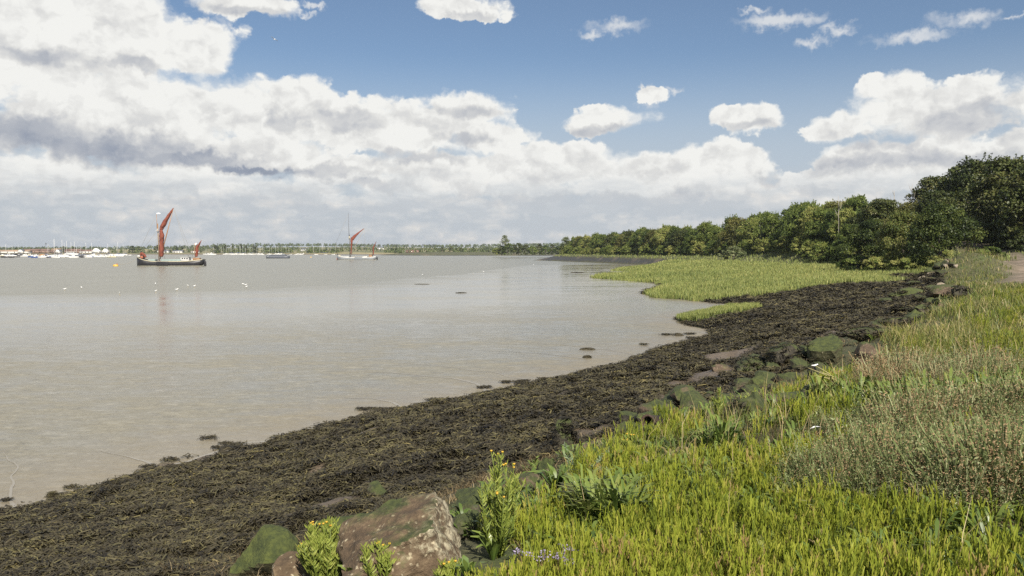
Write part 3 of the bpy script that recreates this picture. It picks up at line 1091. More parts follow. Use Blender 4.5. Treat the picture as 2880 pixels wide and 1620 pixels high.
# tall straw-coloured stalks
P_, r = logpolar(9000, 4.5, 90, 2, 44)
z, ok, D = bank_mask(P_, 0.6)
ok &= rng.random(len(r)) < np.clip(0.08 + 0.9 * fbm(P_, 0.3, 3, 88) + 0.55 * np.clip((r - 10) / 9, 0, 1), 0.02, 1)
P_, r, z = P_[ok], r[ok], z[ok]
V, Fq, T = blades(P_, z, rng.uniform(0.28, 0.62, len(r)), 0.006 * np.clip(r / 8, 0.8, 6), rng.uniform(0.05, 0.55, len(r)), rng.uniform(0.72, 1.0, len(r)))
o = mk('dry_grass', V, Fq, leafy('dry_grass', [(0.6, (0.25, 0.22, 0.075)), (1.0, (0.46, 0.36, 0.19))], 0.5, 0.25), {'tint': T})
tag(o, 'tall bleached straw stalks standing above the bank grass', 'dry grass', kind='stuff')


STRAP = [(ground_at(2330, 1035), .9), (ground_at(2440, 1035), 1.2), (ground_at(2540, 1045), 1.2), (ground_at(1450, 1330), .35), (ground_at(2150, 1010), .5), (ground_at(1780, 1130), .35)]


# broad strap leaves among the samphire
def rosette(k, n=9, L=(0.10, 0.20), wd=(0.02, 0.038), up=(0.7, 1.5)):
    parts = []
    for q in range(n):
        a = rr.uniform(0, 6.28)
        l = rr.uniform(*L)
        e = rr.uniform(*up)
        d = Vector((math.cos(a), math.sin(a), 0))
        pts = [d * 0.01, d * l * .35 + Vector((0, 0, l * .45 * e)), d * l * .68 + Vector((0, 0, l * .75 * e)), d * l + Vector((0, 0, l * .78 * e))]
        v, f = strip(pts, rr.uniform(*wd), (0, 0, 1), (0.35, 0.9, 1.0, 0.12))
        parts.append((v, f, np.repeat([-.15, 0, .05, .1], 2) + rr.uniform(-.12, .12)))
    return tmpl(parts)


m_broad = leafy('broad_leaf', [(0.0, (0.035, 0.060, 0.014)), (0.4, (0.100, 0.150, 0.030)), (0.7, (0.180, 0.225, 0.050)), (0.92, (0.22, 0.22, 0.075)), (1.0, (0.26, 0.20, 0.09))], 0.4, 0.25, spec=0.5)
Vs, Fs, Ts, nn = [], [], [], 0
for k in range(5):
    TV, TF, TT = rosette(k)
    P_, r = logpolar(2700, 2.4, 26, -14, 56)
    z, ok, D = bank_mask(P_, -1.6)
    ok &= (rng.random(len(r)) < 0.4 + 0.8 * fbm(P_, 0.5, 3, 45))
    P_, r, z = P_[ok], r[ok], z[ok]
    V, Fq, T = stamp(TV, TF, TT, P_, z, rng.uniform(0.42, 1.0, len(r)), rng.random(len(r)) * 6.283, np.where(rng.random(len(r)) < .025, 1.0, np.clip(rng.normal(0.42, 0.17, len(r)), 0, .72)), 0.15)
    Vs.append(V)
    Fs.append(Fq + nn)
    Ts.append(T)
    nn += len(V)
o = mk('leafy_ground_cover', np.concatenate(Vs), np.concatenate(Fs), m_broad, {'tint': np.concatenate(Ts)})
tag(o, 'scattered broad strap leaves of sea lavender among the samphire', 'leafy plants', kind='stuff')


# a band of dense bright strap leaves
Vs, Fs, Ts, nn = [], [], [], 0
for k in range(4):
    TV, TF, TT = rosette(k, 12, (0.14, 0.26), (0.016, 0.03), (1.2, 2.2))
    P_, r = logpolar(2600, 5, 22, 5, 44)
    z, ok, D = bank_mask(P_, 0.2)
    m = np.full(len(P_), -9.0)
    Q = P_ + np.column_stack([fbm(P_, 0.8, 3, 135), fbm(P_, 0.8, 3, 136)]) * 0.6
    for c_, rad in STRAP:
        d_ = np.hypot(*(Q - np.array(c_)).T)
        m = np.maximum(m, 1 - d_ / rad)
    ok &= (m > 0) & (rng.random(len(r)) < 0.35 + m)
    P_, r, z = P_[ok], r[ok], z[ok]
    V, Fq, T = stamp(TV, TF, TT, P_, z, rng.uniform(0.6, 1.1, len(r)), rng.random(len(r)) * 6.283, np.clip(rng.normal(0.58, 0.13, len(r)), 0, .8), 0.12)
    Vs.append(V)
    Fs.append(Fq + nn)
    Ts.append(T)
    nn += len(V)
o = mk('strap_leaves', np.concatenate(Vs), np.concatenate(Fs), m_broad, {'tint': np.concatenate(Ts)})
tag(o, 'bright green band of upright strap leaves across the bank below the brown seed heads', 'leafy plants', kind='stuff')


# grey sea purslane with brown seed heads
def purslane(k):
    parts = []
    for q in range(9):
        a = rr.uniform(0, 6.28)
        rad = rr.uniform(0.0, 0.12)
        h = rr.uniform(0.14, 0.34)
        b = Vector((math.cos(a) * rad, math.sin(a) * rad, 0))
        tip = b * 1.9 + Vector((rr.uniform(-.08, .08), rr.uniform(-.08, .08), h))
        v, f = strip([b, b.lerp(tip, .5), tip], 0.006, (rr.uniform(-1, 1), rr.uniform(-1, 1), .1))
        parts.append((v, f, 0.12))
        seed = rr.random() < 0.5
        for l in range(30):
            t = rr.uniform(0.2, 1.05)
            c = b.lerp(tip, t) + Vector((rr.gauss(0, .018), rr.gauss(0, .018), rr.gauss(0, .012)))
            d = Vector((rr.gauss(0, 1), rr.gauss(0, 1), rr.gauss(0.4, .7))).normalized()
            ln = rr.uniform(0.011, 0.022)
            if seed and t > 0.62:
                ln *= 0.55
            v, f = strip([c, c + d * ln * .5, c + d * ln], ln * 0.38, (rr.gauss(0, 1), rr.gauss(0, 1), rr.gauss(0, 1)), (0.5, 1, 0.3))
            parts.append((v, f, (0.80 + rr.uniform(-.1, .2)) if seed and t > 0.62 else rr.uniform(0.1, 0.55)))
    return tmpl(parts)


m_purs = leafy('sea_purslane', [(0.0, (0.090, 0.120, 0.040)), (0.30, (0.200, 0.235, 0.095)), (0.54, (0.320, 0.335, 0.185)), (0.66, (0.250, 0.175, 0.090)), (1.0, (0.42, 0.28, 0.16))], 0.6, 0.25, spec=0.2)
Vs, Fs, Ts, nn = [], [], [], 0
for k in range(6):
    TV, TF, TT = purslane(k)
    P_, r = logpolar(6600, 4.5, 95, 8, 52)
    z, ok, D = bank_mask(P_, 0.0)
    g = grey_mask(P_) + 0.30 * fbm(P_, 0.9, 3, 29)
    ok &= (g > -0.05) & (rng.random(len(r)) < np.clip(0.35 + g * 1.8, 0, 1))
    P_, r, z, g = P_[ok], r[ok], z[ok], g[ok]
    md_ = vnoise(P_, 1.6, 18)
    sc = rng.uniform(0.6, 1.15, len(r)) * (0.75 + 0.5 * np.clip(g * 2, 0, 1) + 0.45 * md_) * (1 + np.clip((r - 7) / 32, 0, 1.6))
    tn = rng.normal(0.02, 0.06, len(r)) + 0.10 * vnoise(P_, 0.9, 17) + 0.16 * (md_ > 0.15) * rng.random(len(r))
    brown = np.clip(0.9 * fbm(P_, 0.55, 3, 37) + 0.35 * np.clip((r - 8.5) / 5, 0, 1), 0, 1)
    tn = tn + np.where(rng.random(len(r)) < brown, 0.38, 0)
    V, Fq, T = stamp(TV, TF, TT, P_, z, np.clip(sc, .35, 3), rng.random(len(r)) * 6.283, tn, 0.18)
    Vs.append(V)
    Fs.append(Fq + nn)
    Ts.append(T)
    nn += len(V)
o = mk('sea_purslane', np.concatenate(Vs), np.concatenate(Fs), m_purs, {'tint': np.concatenate(Ts)})
tag(o, 'low grey green purslane with rusty brown seed heads in patches on the bank', 'purslane', kind='stuff')

# ------------------------------------------------------------------ trees
ORD = ['', 'second', 'third', 'fourth', 'fifth', 'sixth', 'seventh', 'eighth', 'ninth', 'tenth', 'eleventh', 'twelfth', 'thirteenth', 'fourteenth', 'fifteenth', 'sixteenth', 'seventeenth', 'eighteenth', 'nineteenth', 'twentieth']
TENS = ['', '', 'twenty', 'thirty', 'forty', 'fifty', 'sixty', 'seventy', 'eighty', 'ninety']


def ordinal(i):
    """first for 0"""
    n = i + 1
    if n == 1:
        return 'first'
    if n <= 20:
        return ORD[n - 1]
    t, u = divmod(n, 10)
    if u == 0:
        return TENS[t][:-1] + 'ieth'
    return TENS[t] + '-' + ('first' if u == 1 else ORD[u - 1])


m_bark = paint('bark', (0.11, 0.09, 0.07), 0.9, 0.25, 6.0, 0.6)
m_dead = paint('dead_wood', (0.34, 0.31, 0.27), 0.9, 0.2, 6.0, 0.4)
GREENS = [(0.0, (0.020, 0.034, 0.009)), (0.25, (0.052, 0.076, 0.018)), (0.50, (0.105, 0.138, 0.030)), (0.74, (0.165, 0.190, 0.048)), (1.0, (0.25, 0.24, 0.08))]
m_scrub = leafy('scrub_leaves', [(a, tuple(q * 1.5 for q in c)) for a, c in GREENS], 0.5, 0.42, obj_var=0.8, spec=0.25)
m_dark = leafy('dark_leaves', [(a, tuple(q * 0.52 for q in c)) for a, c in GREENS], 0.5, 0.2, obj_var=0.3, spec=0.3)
m_olive = leafy('olive_leaves', [(0.0, (0.040, 0.046, 0.013)), (0.4, (0.105, 0.112, 0.028)), (0.7, (0.190, 0.185, 0.048)), (1.0, (0.27, 0.24, 0.08))], 0.5, 0.36, obj_var=0.25, spec=0.3)
m_pale = leafy('pale_leaves', [(0.0, (0.06, 0.08, 0.03)), (0.4, (0.12, 0.15, 0.06)), (0.75, (0.20, 0.22, 0.10)), (1.0, (0.28, 0.28, 0.15))], 0.5, 0.25, obj_var=0.2, spec=0.3)


def crown_mesh(seed, H, W_, n_cl, per, leaf, low=0.04, spiky=0.5, lean=0.0, open_=0.0):
    """leaf sprays gathered in clumps through a lumpy crown; verts, faces, tints"""
    g = np.random.default_rng(seed)
    V, T = [], []
    ph = g.uniform(0, 6.28, 6)
    for k in range(n_cl):
        u = g.uniform(0, 1)
        zc = low + (1 - low) * (1 - (1 - u) ** 1.25) * 0.93
        a = g.uniform(0, 6.283)
        prof = math.sin(math.pi * min(1, (zc * 0.80 + 0.22))) ** 0.65
        lump = 1 + 0.18 * math.sin(3 * a + ph[0]) + 0.14 * math.sin(5 * a + ph[1] + zc * 5)
        rad = W_ * 0.5 * prof * lump * math.sqrt(g.uniform(0.25 if g.random() > open_ else 0.0, 1.0))
        c = np.array((math.cos(a) * rad + lean * zc * H, math.sin(a) * rad, zc * H))
        cr = g.uniform(0.06, 0.145) * (H + W_) * 0.5
        d = g.normal(0, 1, (per, 3))
        d /= np.linalg.norm(d, axis=1)[:, None]
        d[:, 2] = np.where(d[:, 2] < -0.35, -d[:, 2], d[:, 2])
        rr_ = cr * g.uniform(0.55, 1.05, per) ** 0.6
        P_ = c + d * rr_[:, None] * np.array((1.15, 1.15, 0.85))
        out = np.array((c[0], c[1], (c[2] - 0.4 * H) * 0.7))
        out /= np.linalg.norm(out) + 1e-6
        nrm = d * 0.75 + out * 0.3 + g.normal(0, 0.6, (per, 3)) + np.array((0, 0, 0.35))
        nrm /= np.linalg.norm(nrm, axis=1)[:, None]
        tx = np.cross(nrm, g.normal(0, 1, (per, 3)))
        tx /= np.linalg.norm(tx, axis=1)[:, None]
        ty = np.cross(nrm, tx)
        s = leaf * g.uniform(0.6, 1.4, per)[:, None]
        q = np.stack([P_ - tx * s, P_ + ty * s * 0.55, P_ + tx * s, P_ - ty * s * 0.55], axis=1)
        V.append(q.reshape(-1, 3))
        T.append(np.repeat(np.clip(g.normal(0.48 + g.normal(0, 0.17), 0.15, per), 0, 1), 4))
    # shoots that break the outline
    ns = int(n_cl * spiky)
    for k in range(ns):
        a = g.uniform(0, 6.283)
        zc = g.uniform(0.35, 0.93)
        prof = math.sin(math.pi * min(1, (zc * 0.80 + 0.22))) ** 0.65
        rad = W_ * 0.5 * prof * g.uniform(0.5, 1.02)
        b = np.array((math.cos(a) * rad + lean * zc * H, math.sin(a) * rad, zc * H))
        ln = g.uniform(0.06, 0.17) * H
        dr = np.array((math.cos(a) * g.uniform(0.1, 0.5), math.sin(a) * g.uniform(0.1, 0.5), 1.0))
        m = max(8, per // 3)
        t = g.uniform(0, 1, m)
        P_ = b + dr * (ln * t)[:, None] + g.normal(0, 1, (m, 3)) * (0.035 * H * (1.1 - t))[:, None] * 0.6
        nrm = g.normal(0, 1, (m, 3))
        nrm /= np.linalg.norm(nrm, axis=1)[:, None]
        tx = np.cross(nrm, g.normal(0, 1, (m, 3)))
        tx /= np.linalg.norm(tx, axis=1)[:, None]
        ty = np.cross(nrm, tx)
        s = leaf * g.uniform(0.5, 1.1, m)[:, None]
        V.append(np.stack([P_ - tx * s, P_ + ty * s * .5, P_ + tx * s, P_ - ty * s * .5], axis=1).reshape(-1, 3))
        T.append(np.repeat(np.clip(g.normal(0.60, 0.12, m), 0, 1), 4))
    V = np.concatenate(V)
    V[:, 2] = np.maximum(V[:, 2], 0.03)
    return V, np.arange(len(V)).reshape(-1, 4), np.concatenate(T)


def trunk_soup(seed, H, W_, thick, low=0.1, lean=0.0, n_limb=7):
    g = random.Random(seed)
    s = Soup()
    top = Vector((lean * H * 0.8, 0, H * 0.8))
    mid = Vector((lean * H * .3 + g.uniform(-.04, .04) * H, g.uniform(-.04, .04) * H, H * .4))
    pts = [(0, 0, -0.3), (0, 0, 0.1 * H), mid, top]
    s.tube(pts, [thick * 1.3, thick, thick * .7, thick * .2], 7)
    for k in range(n_limb):
        t = g.uniform(max(low, .12), .65)
        b = Vector((lean * H * t, 0, H * t))
        a = k * 2.4 + g.uniform(-.5, .5)
        r = W_ * g.uniform(.25, .42)
        e = b + Vector((math.cos(a) * r, math.sin(a) * r, H * g.uniform(.12, .3)))
        s.tube([b, b.lerp(e, .5) + Vector((0, 0, H * .03)), e], [thick * .5, thick * .32, thick * .08], 5)
    return s


def tree(name, seed, H, W_, mat, label, cat, group, n_cl=60, per=110, leaf=0.16, low=0.04, spiky=0.5, lean=0.0, thick=0.14, open_=0.0):
    t = thing(name, label, cat, group=group)
    V, Fq, T = crown_mesh(seed, H, W_, n_cl, per, leaf, low, spiky, lean, open_)
    mk('crown', V, Fq, mat, {'tint': T}, t)
    trunk_soup(seed, H, W_, thick, low, lean).build('trunk', m_bark, t, True)
    return t


def put_tree(proto, used, x, y, sc, rz, label=None, sz=1.0, zoff=0.0, group=None):
    o = proto if id(proto) not in used else copy_tree(proto)
    used.add(id(proto))
    o.location = (x, y, gz(x, y) - 0.12 + zoff)
    o.rotation_euler = (0, 0, rz)
    o.scale = (sc, sc, sc * sz)
    if label:
        o['label'] = label
    if group:
        o['group'] = group
    return o


# --- the scrub wood behind the marsh: a band several trees deep
ROW = [(36, 505), (39, 484), (46, 440), (56, 396), (63, 350), (70, 308), (77, 260), (77, 225), (74, 190), (70, 165), (66.5, 142), (62.5, 124)]
protos = []
for k in range(7):
    protos.append(tree('scrub_tree', 100 + k, 8.0, 5.4 + (k % 3) * .9, [m_scrub, m_scrub, m_olive, m_scrub, m_dark, m_scrub, m_scrub][k], '-', 'tree', None,
                       n_cl=96, per=86, leaf=0.16, spiky=1.1, low=0.03))
KINDS = ['mid green', 'bright green', 'olive brown', 'fresh green', 'dark green', 'rounded green', 'bushy green']
DEAD = [(1912, 565, 236, 11.0, 'bare pale dead tree standing straight up out of the middle of the scrub'),
        (2110, 492, 172, 13.6, 'bare dead twigs above the scrub left of its highest part'),
        (2296, 462, 150, 13.5, 'bare forked dead tree above the near end of the scrub'),
        (2250, 480, 160, 12.0, 'short bare dead branch between the two taller dead trees')]
used = set()
A = np.array(ROW, dtype=float)
seg = np.hypot(*(A[1:] - A[:-1]).T)
cum = np.concatenate([[0], np.cumsum(seg)])
row_list = []
s_ = 0.0
gr = random.Random(3)
while s_ < cum[-1]:
    x = np.interp(s_, cum, A[:, 0])
    y = np.interp(s_, cum, A[:, 1])
    row_list.append((x + gr.uniform(-1, 1), y + gr.uniform(-1, 1), 0))
    if gr.random() < 0.62:
        row_list.append((x + gr.uniform(4.5, 7), y + gr.uniform(-1.5, 1.5), 1))
    s_ += 5.8 * gr.uniform(0.85, 1.15)
row_list.sort(key=lambda q: q[0] / q[1])
# landmarks along the row, by direction
MARKS = [(0.068, 'the pale willow'), ((1912 * S - 1440) / F_PX, 'the straight pale dead tree'), ((2110 * S - 1440) / F_PX, 'the bare dead twigs'), ((2296 * S - 1440) / F_PX, 'the forked dead tree')]
count = {}
for x, y, deep in row_list:
    k = gr.randrange(7)
    if k == 2 and gr.random() < 0.4:
        k = 0
    want = np.interp(y, [110, 145, 190, 260, 350, 440, 500], [6.0, 7.0, 9.3, 10.8, 10.8, 9.6, 9.2]) * (1.10 if deep else 0.97)
    sc = want / 8.0 * gr.uniform(0.85, 1.16)
    t_ = x / y
    mk_ = [m for m in MARKS if m[0] <= t_]
    mk_ = mk_[-1] if mk_ else MARKS[0]
    key = (mk_[1], KINDS[k], deep)
    i = count[key] = count.get(key, -1) + 1
    put_tree(protos[k], used, x, y, sc, gr.uniform(0, 6.28), f'{ordinal(i)} {KINDS[k]} scrub tree right of {mk_[1]}, in the {"rear" if deep else "front"} rank', group='scrub trees behind the marsh')
# lower bushes in front, where the wood comes down to the marsh
lows = [tree('scrub_bush', 130 + k, 4.0, 5.2, m_scrub, '-', 'bush', None, n_cl=60, per=86, leaf=0.145, spiky=1.2, low=0.02, thick=0.06) for k in range(3)]
LK = ['pale green', 'dull green', 'yellowish green']
count = {}
s_ = 4.0
while s_ < cum[-1] - 22:
    x = np.interp(s_, cum, A[:, 0]) - gr.uniform(3.4, 5.0)
    y = np.interp(s_, cum, A[:, 1]) - gr.uniform(0, 3)
    k = gr.randrange(3)
    t_ = x / y
    mk_ = [m for m in MARKS if m[0] <= t_]
    mk_ = mk_[-1] if mk_ else MARKS[0]
    key = (mk_[1], LK[k])
    i = count[key] = count.get(key, -1) + 1
    put_tree(lows[k], used, x, y, gr.uniform(.75, 1.25), gr.uniform(0, 6.28), f'{ordinal(i)} low {LK[k]} bush before the scrub, right of {mk_[1]}', group='low bushes along the back of the marsh')
    s_ += 6.6 * gr.uniform(.7, 1.4)
# a pale willow at the far end
pt = tree('willow_tree', 140, 10.5, 8.0, m_pale, 'pale silvery willow at the far end of the scrub row', 'tree', None, n_cl=50, per=100, leaf=0.2, spiky=0.9, low=0.08)
put_tree(pt, set(), 33.5, 500, 1.0, 0.4)
# bushes that stand forward at the near end
m_haw = leafy('hawthorn_leaves', [(a, tuple(q * .85 for q in c)) for a, c in GREENS], 0.5, 0.32, obj_var=0.5, spec=0.25, patch=(0.35, 0.9))
bt = tree('hawthorn_bush', 150, 6.6, 7.6, m_haw, 'big leafy hawthorn bush at the near end of the scrub row beside the stony mound', 'bush', None, n_cl=130, per=120, leaf=0.12, spiky=1.0, low=0.02)
put_tree(bt, set(), 57.0, 107, 1.12, 1.0, sz=1.12)
bt2 = tree('hawthorn_bush', 151, 6.8, 7.0, m_haw, 'hawthorn bush second from the near end of the scrub row, yellow and green leaves', 'bush', None, n_cl=130, per=120, leaf=0.12, spiky=1.0, low=0.02)
put_tree(bt2, set(), 57.0, 117, 1.1, 2.0, sz=1.1)
bt3 = tree('hawthorn_bush', 152, 6.2, 7.0, m_haw, 'dark spreading hawthorn bush in front of the scrub row above the marsh', 'bush', None, n_cl=100, per=120, leaf=0.125, spiky=0.6, low=0.02)
put_tree(bt3, set(), 57.0, 128, 1.15, 2.6, sz=1.08)
bt4 = tree('reed_bush', 153, 3.0, 5.5, m_pale, 'low pale feathery bush at the back of the marsh in front of the scrub row', 'bush', None, n_cl=34, per=120, leaf=0.12, spiky=1.2, low=0.02)
bx = at_dist(1845, 640, 235)
put_tree(bt4, set(), bx[0], 235, 1.35, 0)

# --- the tall dark trees over the track
TALL = [(75.5, 122, 13.2, 'tall dark tree on the right bank of the track, nearest the right edge of view'), (81, 140, 14, 'tallest dark tree of the wood over the track'),
        (79, 150, 11.5, 'left tree of the wood over the track, rising behind the scrub row'), (74, 112, 12, 'dark tree over the track half cut by the right edge of view'),
        (88, 138, 13.5, 'dark tree deep in the wood right of the tallest one'), (73.5, 139, 9.0, 'lower dark tree joining the scrub row to the wood over the track'),
        (86, 152, 13, 'dark tree behind the tallest one in the wood'), (83, 128, 13, 'dark tree between the tallest one and the right edge of view'),
        (70, 152, 10.0, 'slim dark tree peeping over the scrub row before the wood')]
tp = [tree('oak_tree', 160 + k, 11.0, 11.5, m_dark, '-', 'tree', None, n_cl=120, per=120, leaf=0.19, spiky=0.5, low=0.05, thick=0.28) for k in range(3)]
used = set()
for i, (x, y, h, lab) in enumerate(TALL):
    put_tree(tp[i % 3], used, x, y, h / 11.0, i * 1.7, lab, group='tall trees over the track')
UND = [(70.5, 113, 3.0, 'dark bramble bush under the tall trees on the right bank of the track'), (68.5, 107.5, 2.4, 'dark bramble bush beside the track, nearest the right edge of view'),
       (74, 121, 3.6, 'dark bramble bush in the deep shade where the track goes under the trees'), (78, 129, 4.2, 'tall bramble bush in front of the trunks beside the track'), (76, 143, 5.0, 'dark bramble thicket at the end of the track under the trees')]
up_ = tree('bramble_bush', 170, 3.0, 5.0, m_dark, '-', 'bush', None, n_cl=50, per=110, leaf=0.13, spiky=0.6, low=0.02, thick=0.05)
used = set()
for x, y, h, lab in UND:
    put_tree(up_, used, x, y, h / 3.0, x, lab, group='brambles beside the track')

lb = tree('bramble_bush', 171, 2.4, 5.0, m_scrub, '-', 'bush', None, n_cl=46, per=110, leaf=0.11, spiky=0.7, low=0.02, thick=0.05)
used = set()
for x, y, h, lab in [(55.0, 100.5, 2.3, 'low bramble at the foot of the scrub, closest to the stony mound'), (52.0, 107, 2.0, 'low bramble at the foot of the biggest hawthorn, above the marsh'),
                     (51.5, 114, 2.4, 'low bramble second left from the stony mound'), (52.5, 122, 2.6, 'low bramble under the spreading hawthorn'), (56.5, 134, 2.6, 'low bramble left of the spreading hawthorn at the marsh edge'),
                     (59.0, 99.5, 2.0, 'low bramble between the mound and the track')]:
    put_tree(lb, used, x, y, h / 2.4, x, lab, group='brambles at the foot of the scrub')

# --- bare dead stems standing out of the scrub
for (u, v, y, h, lab) in DEAD:
    px, py, pz = at_dist(u, v, y)
    t = thing('dead_tree', lab, 'dead tree', group='dead trees in the scrub')
    z0 = gz(px, y)
    s = Soup()
    Hh = pz - z0
    s.tube([(0, 0, 0), (.1, 0, Hh * .5), (-.05, .1, Hh)], [.07, .055, .03], 6)
    s.build('trunk', m_dead, t, True)
    g = random.Random(int(u))
    for k in range(6):
        zz = Hh * g.uniform(.6, .92)
        a = g.uniform(0, 6.28)
        s = Soup()
        l = g.uniform(.8, 1.7)
        s.tube([(0, 0, zz), (math.cos(a) * l * .4, math.sin(a) * l * .4, zz + l * .6), (math.cos(a) * l * .6, math.sin(a) * l * .6, zz + l * 1.3)], [.05, .035, .015], 5)
        s.build('branch', m_dead, t, True)
    t.location = (px, y, z0)

# --- copse on the green spit
COP = [(1278, 655, 690, 9.5, 11, 'leafy round tree under the tall sparse one on the spit', m_scrub), (1305, 655, 690, 10.0, 11, 'round dark tree in the middle of the copse on the spit', m_dark),
       (1262, 640, 700, 8.0, 9, 'low tree at the left end of the copse on the spit', m_dark), (1322, 650, 710, 8.5, 10, 'dark tree right of the round one in the copse on the spit', m_dark),
       (1340, 650, 700, 7.5, 9, 'low green bush like tree in the copse on the spit', m_scrub), (1357, 650, 720, 10.0, 6.5, 'pointed tree standing above the right half of the copse on the spit', m_dark),
       (1372, 650, 705, 8.0, 9, 'low tree between the two pointed ones on the spit', m_scrub), (1389, 650, 715, 9.5, 7, 'second pointed tree near the right end of the copse on the spit', m_dark),
       (1404, 650, 700, 7.5, 10, 'low tree where the copse meets the scrub row', m_scrub), (1248, 640, 760, 6.0, 8, 'small bush leading the copse on the spit to the left', m_scrub),
       (1418, 645, 640, 9.0, 10, 'dark tree just left of the pale willow', m_dark), (1293, 650, 720, 8.5, 10, 'dark tree behind the tall sparse one on the spit', m_dark)]
for k, (u, v, y, h, w, lab, mt) in enumerate(COP):
    px = at_dist(u, v, y)[0]
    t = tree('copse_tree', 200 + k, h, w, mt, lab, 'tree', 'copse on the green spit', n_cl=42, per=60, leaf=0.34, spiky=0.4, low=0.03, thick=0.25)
    t.location = (px, y, 2.2)
px = at_dist(1270, 640, 695)[0]
t = tree('poplar_tree', 220, 16.5, 9.5, m_pale, 'tall sparse tree with see-through branches rising above the copse on the spit', 'tree', None, n_cl=30, per=42, leaf=0.34, spiky=1.6, low=0.45, thick=0.35, open_=1.0)
t.location = (px, 695, 2.2)

# ------------------------------------------------------------------ the far shore
def far_shore_y(x):
    return 1248 + 22 * np.sin(x * 0.006) + 14 * np.sin(x * 0.017 + 1)


xs = np.linspace(-3400, 2600, 440)
ys = np.array([-14, 0, 6, 16, 40, 100, 220, 450, 900, 1500, 2300, 3200, 5000.0])
zs = np.array([-1.5, 0.0, 1.3, 1.7, 2.0, 2.6, 3.2, 4.4, 7.0, 11.0, 15.0, 19.0, 12.0])
X, Yi = np.meshgrid(xs, np.arange(len(ys)))
Yv = far_shore_y(X) + ys[Yi]
hill = 1 + 0.5 * np.sin(X * 0.0016 + 2.0) + 0.25 * np.sin(X * 0.005)
Zv = zs[Yi] * np.where(Yi > 7, np.clip(hill, 0.35, 1.6), 1) + 0.15 * np.sin(X * 0.08)
V = np.column_stack([X.ravel(), Yv.ravel(), Zv.ravel()])
n = len(xs)
i = np.arange(len(ys) - 1)[:, None] * n
k = np.arange(n - 1)[None]
Fq = np.stack([i + k, i + k + 1, i + n + k + 1, i + n + k], axis=-1).reshape(-1, 4)
m_far, N = material('far_fields')
p = world_pos(N)
c = N.ramp(N.noise(N.vec('MULTIPLY', p, (1, .5, 1)), 0.006, 3, .5), [(0.38, (0.075, 0.095, 0.030)), (0.5, (0.17, 0.15, 0.07)), (0.6, (0.30, 0.25, 0.13)), (0.7, (0.10, 0.12, 0.04))])
sepn = N.n.new('ShaderNodeSeparateXYZ')
N.l.new(p, sepn.inputs[0])
c = N.mix(N.smooth(sepn.outputs[2], 1.5, 0.5), c, (0.13, 0.105, 0.075))
N.put(N.b.inputs['Base Color'], c)
N.b.inputs['Roughness'].default_value = 0.95
tag(mk('far_shore', V, Fq, m_far, smooth=True), 'low far shore with straw coloured and green fields', 'far shore', kind='structure')

# the woods along it read as one dark band
g = np.random.default_rng(77)
VV, TT = [], []
for k in range(3000):
    lay = g.random()
    x = g.uniform(-2000, 900) if lay < 0.62 else g.uniform(-2900, 1300)
    if lay < 0.30:
        y = far_shore_y(x) + g.uniform(45, 150)
        if x < -480 and g.random() < 0.75:
            continue
        if vnoise(np.array([[x, 0.0]]), 0.012, 3)[0] < -0.25:
            continue
        h, zb = g.uniform(5, 9.0), 2.0
    elif lay < 0.62:
        y = far_shore_y(x) + g.uniform(420, 1000)
        h, zb = g.uniform(6, 10), float(np.interp(y - far_shore_y(x), [420, 900, 1500], [4.2, 7, 11])) * (float(np.clip(1 + 0.5 * math.sin(x * 0.0016 + 2.0) + 0.25 * math.sin(x * 0.005), .35, 1.6)) if y - far_shore_y(x) > 450 else 1)
    else:
        y = far_shore_y(x) + g.uniform(1500, 2400)
        oy = y - far_shore_y(x)
        h, zb = g.uniform(7, 12), float(np.interp(oy, [1500, 2300, 3200], [15, 19, 21])) * float(np.clip(1 + 0.5 * math.sin(x * 0.0016 + 2.0) + 0.25 * math.sin(x * 0.005), .35, 1.6))
    w = h * g.uniform(0.8, 1.7)
    m = 34
    d = g.normal(0, 1, (m, 3))
    d /= np.linalg.norm(d, axis=1)[:, None]
    d[:, 2] = np.abs(d[:, 2])
    P_ = np.array((x, y, zb)) + d * np.array((w * .5, w * .5, h)) * g.uniform(.75, 1.05, m)[:, None]
    nrm = d + g.normal(0, .5, (m, 3))
    nrm /= np.linalg.norm(nrm, axis=1)[:, None]
    tx = np.cross(nrm, g.normal(0, 1, (m, 3)))
    tx /= np.linalg.norm(tx, axis=1)[:, None]
    ty = np.cross(nrm, tx)
    s = g.uniform(.8, 1.7, m)[:, None] * (1.0 if lay < 0.62 else 1.6)
    VV.append(np.stack([P_ - tx * s, P_ + ty * s * .8, P_ + tx * s, P_ - ty * s * .8], axis=1).reshape(-1, 3))
    TT.append(np.repeat(np.clip(g.normal(.42 + g.normal(0, .08), .1, m), 0, 1), 4))
VV = np.concatenate(VV)
m_wood = leafy('far_wood_leaves', [(a, tuple(q * 0.8 for q in c)) for a, c in GREENS], 0.6, 0.1)
o = mk('distant_wood', VV, np.arange(len(VV)).reshape(-1, 4), m_wood, {'tint': np.concatenate(TT)})
tag(o, 'dark band of distant woods and hedges along the far shore', 'wood', kind='stuff')

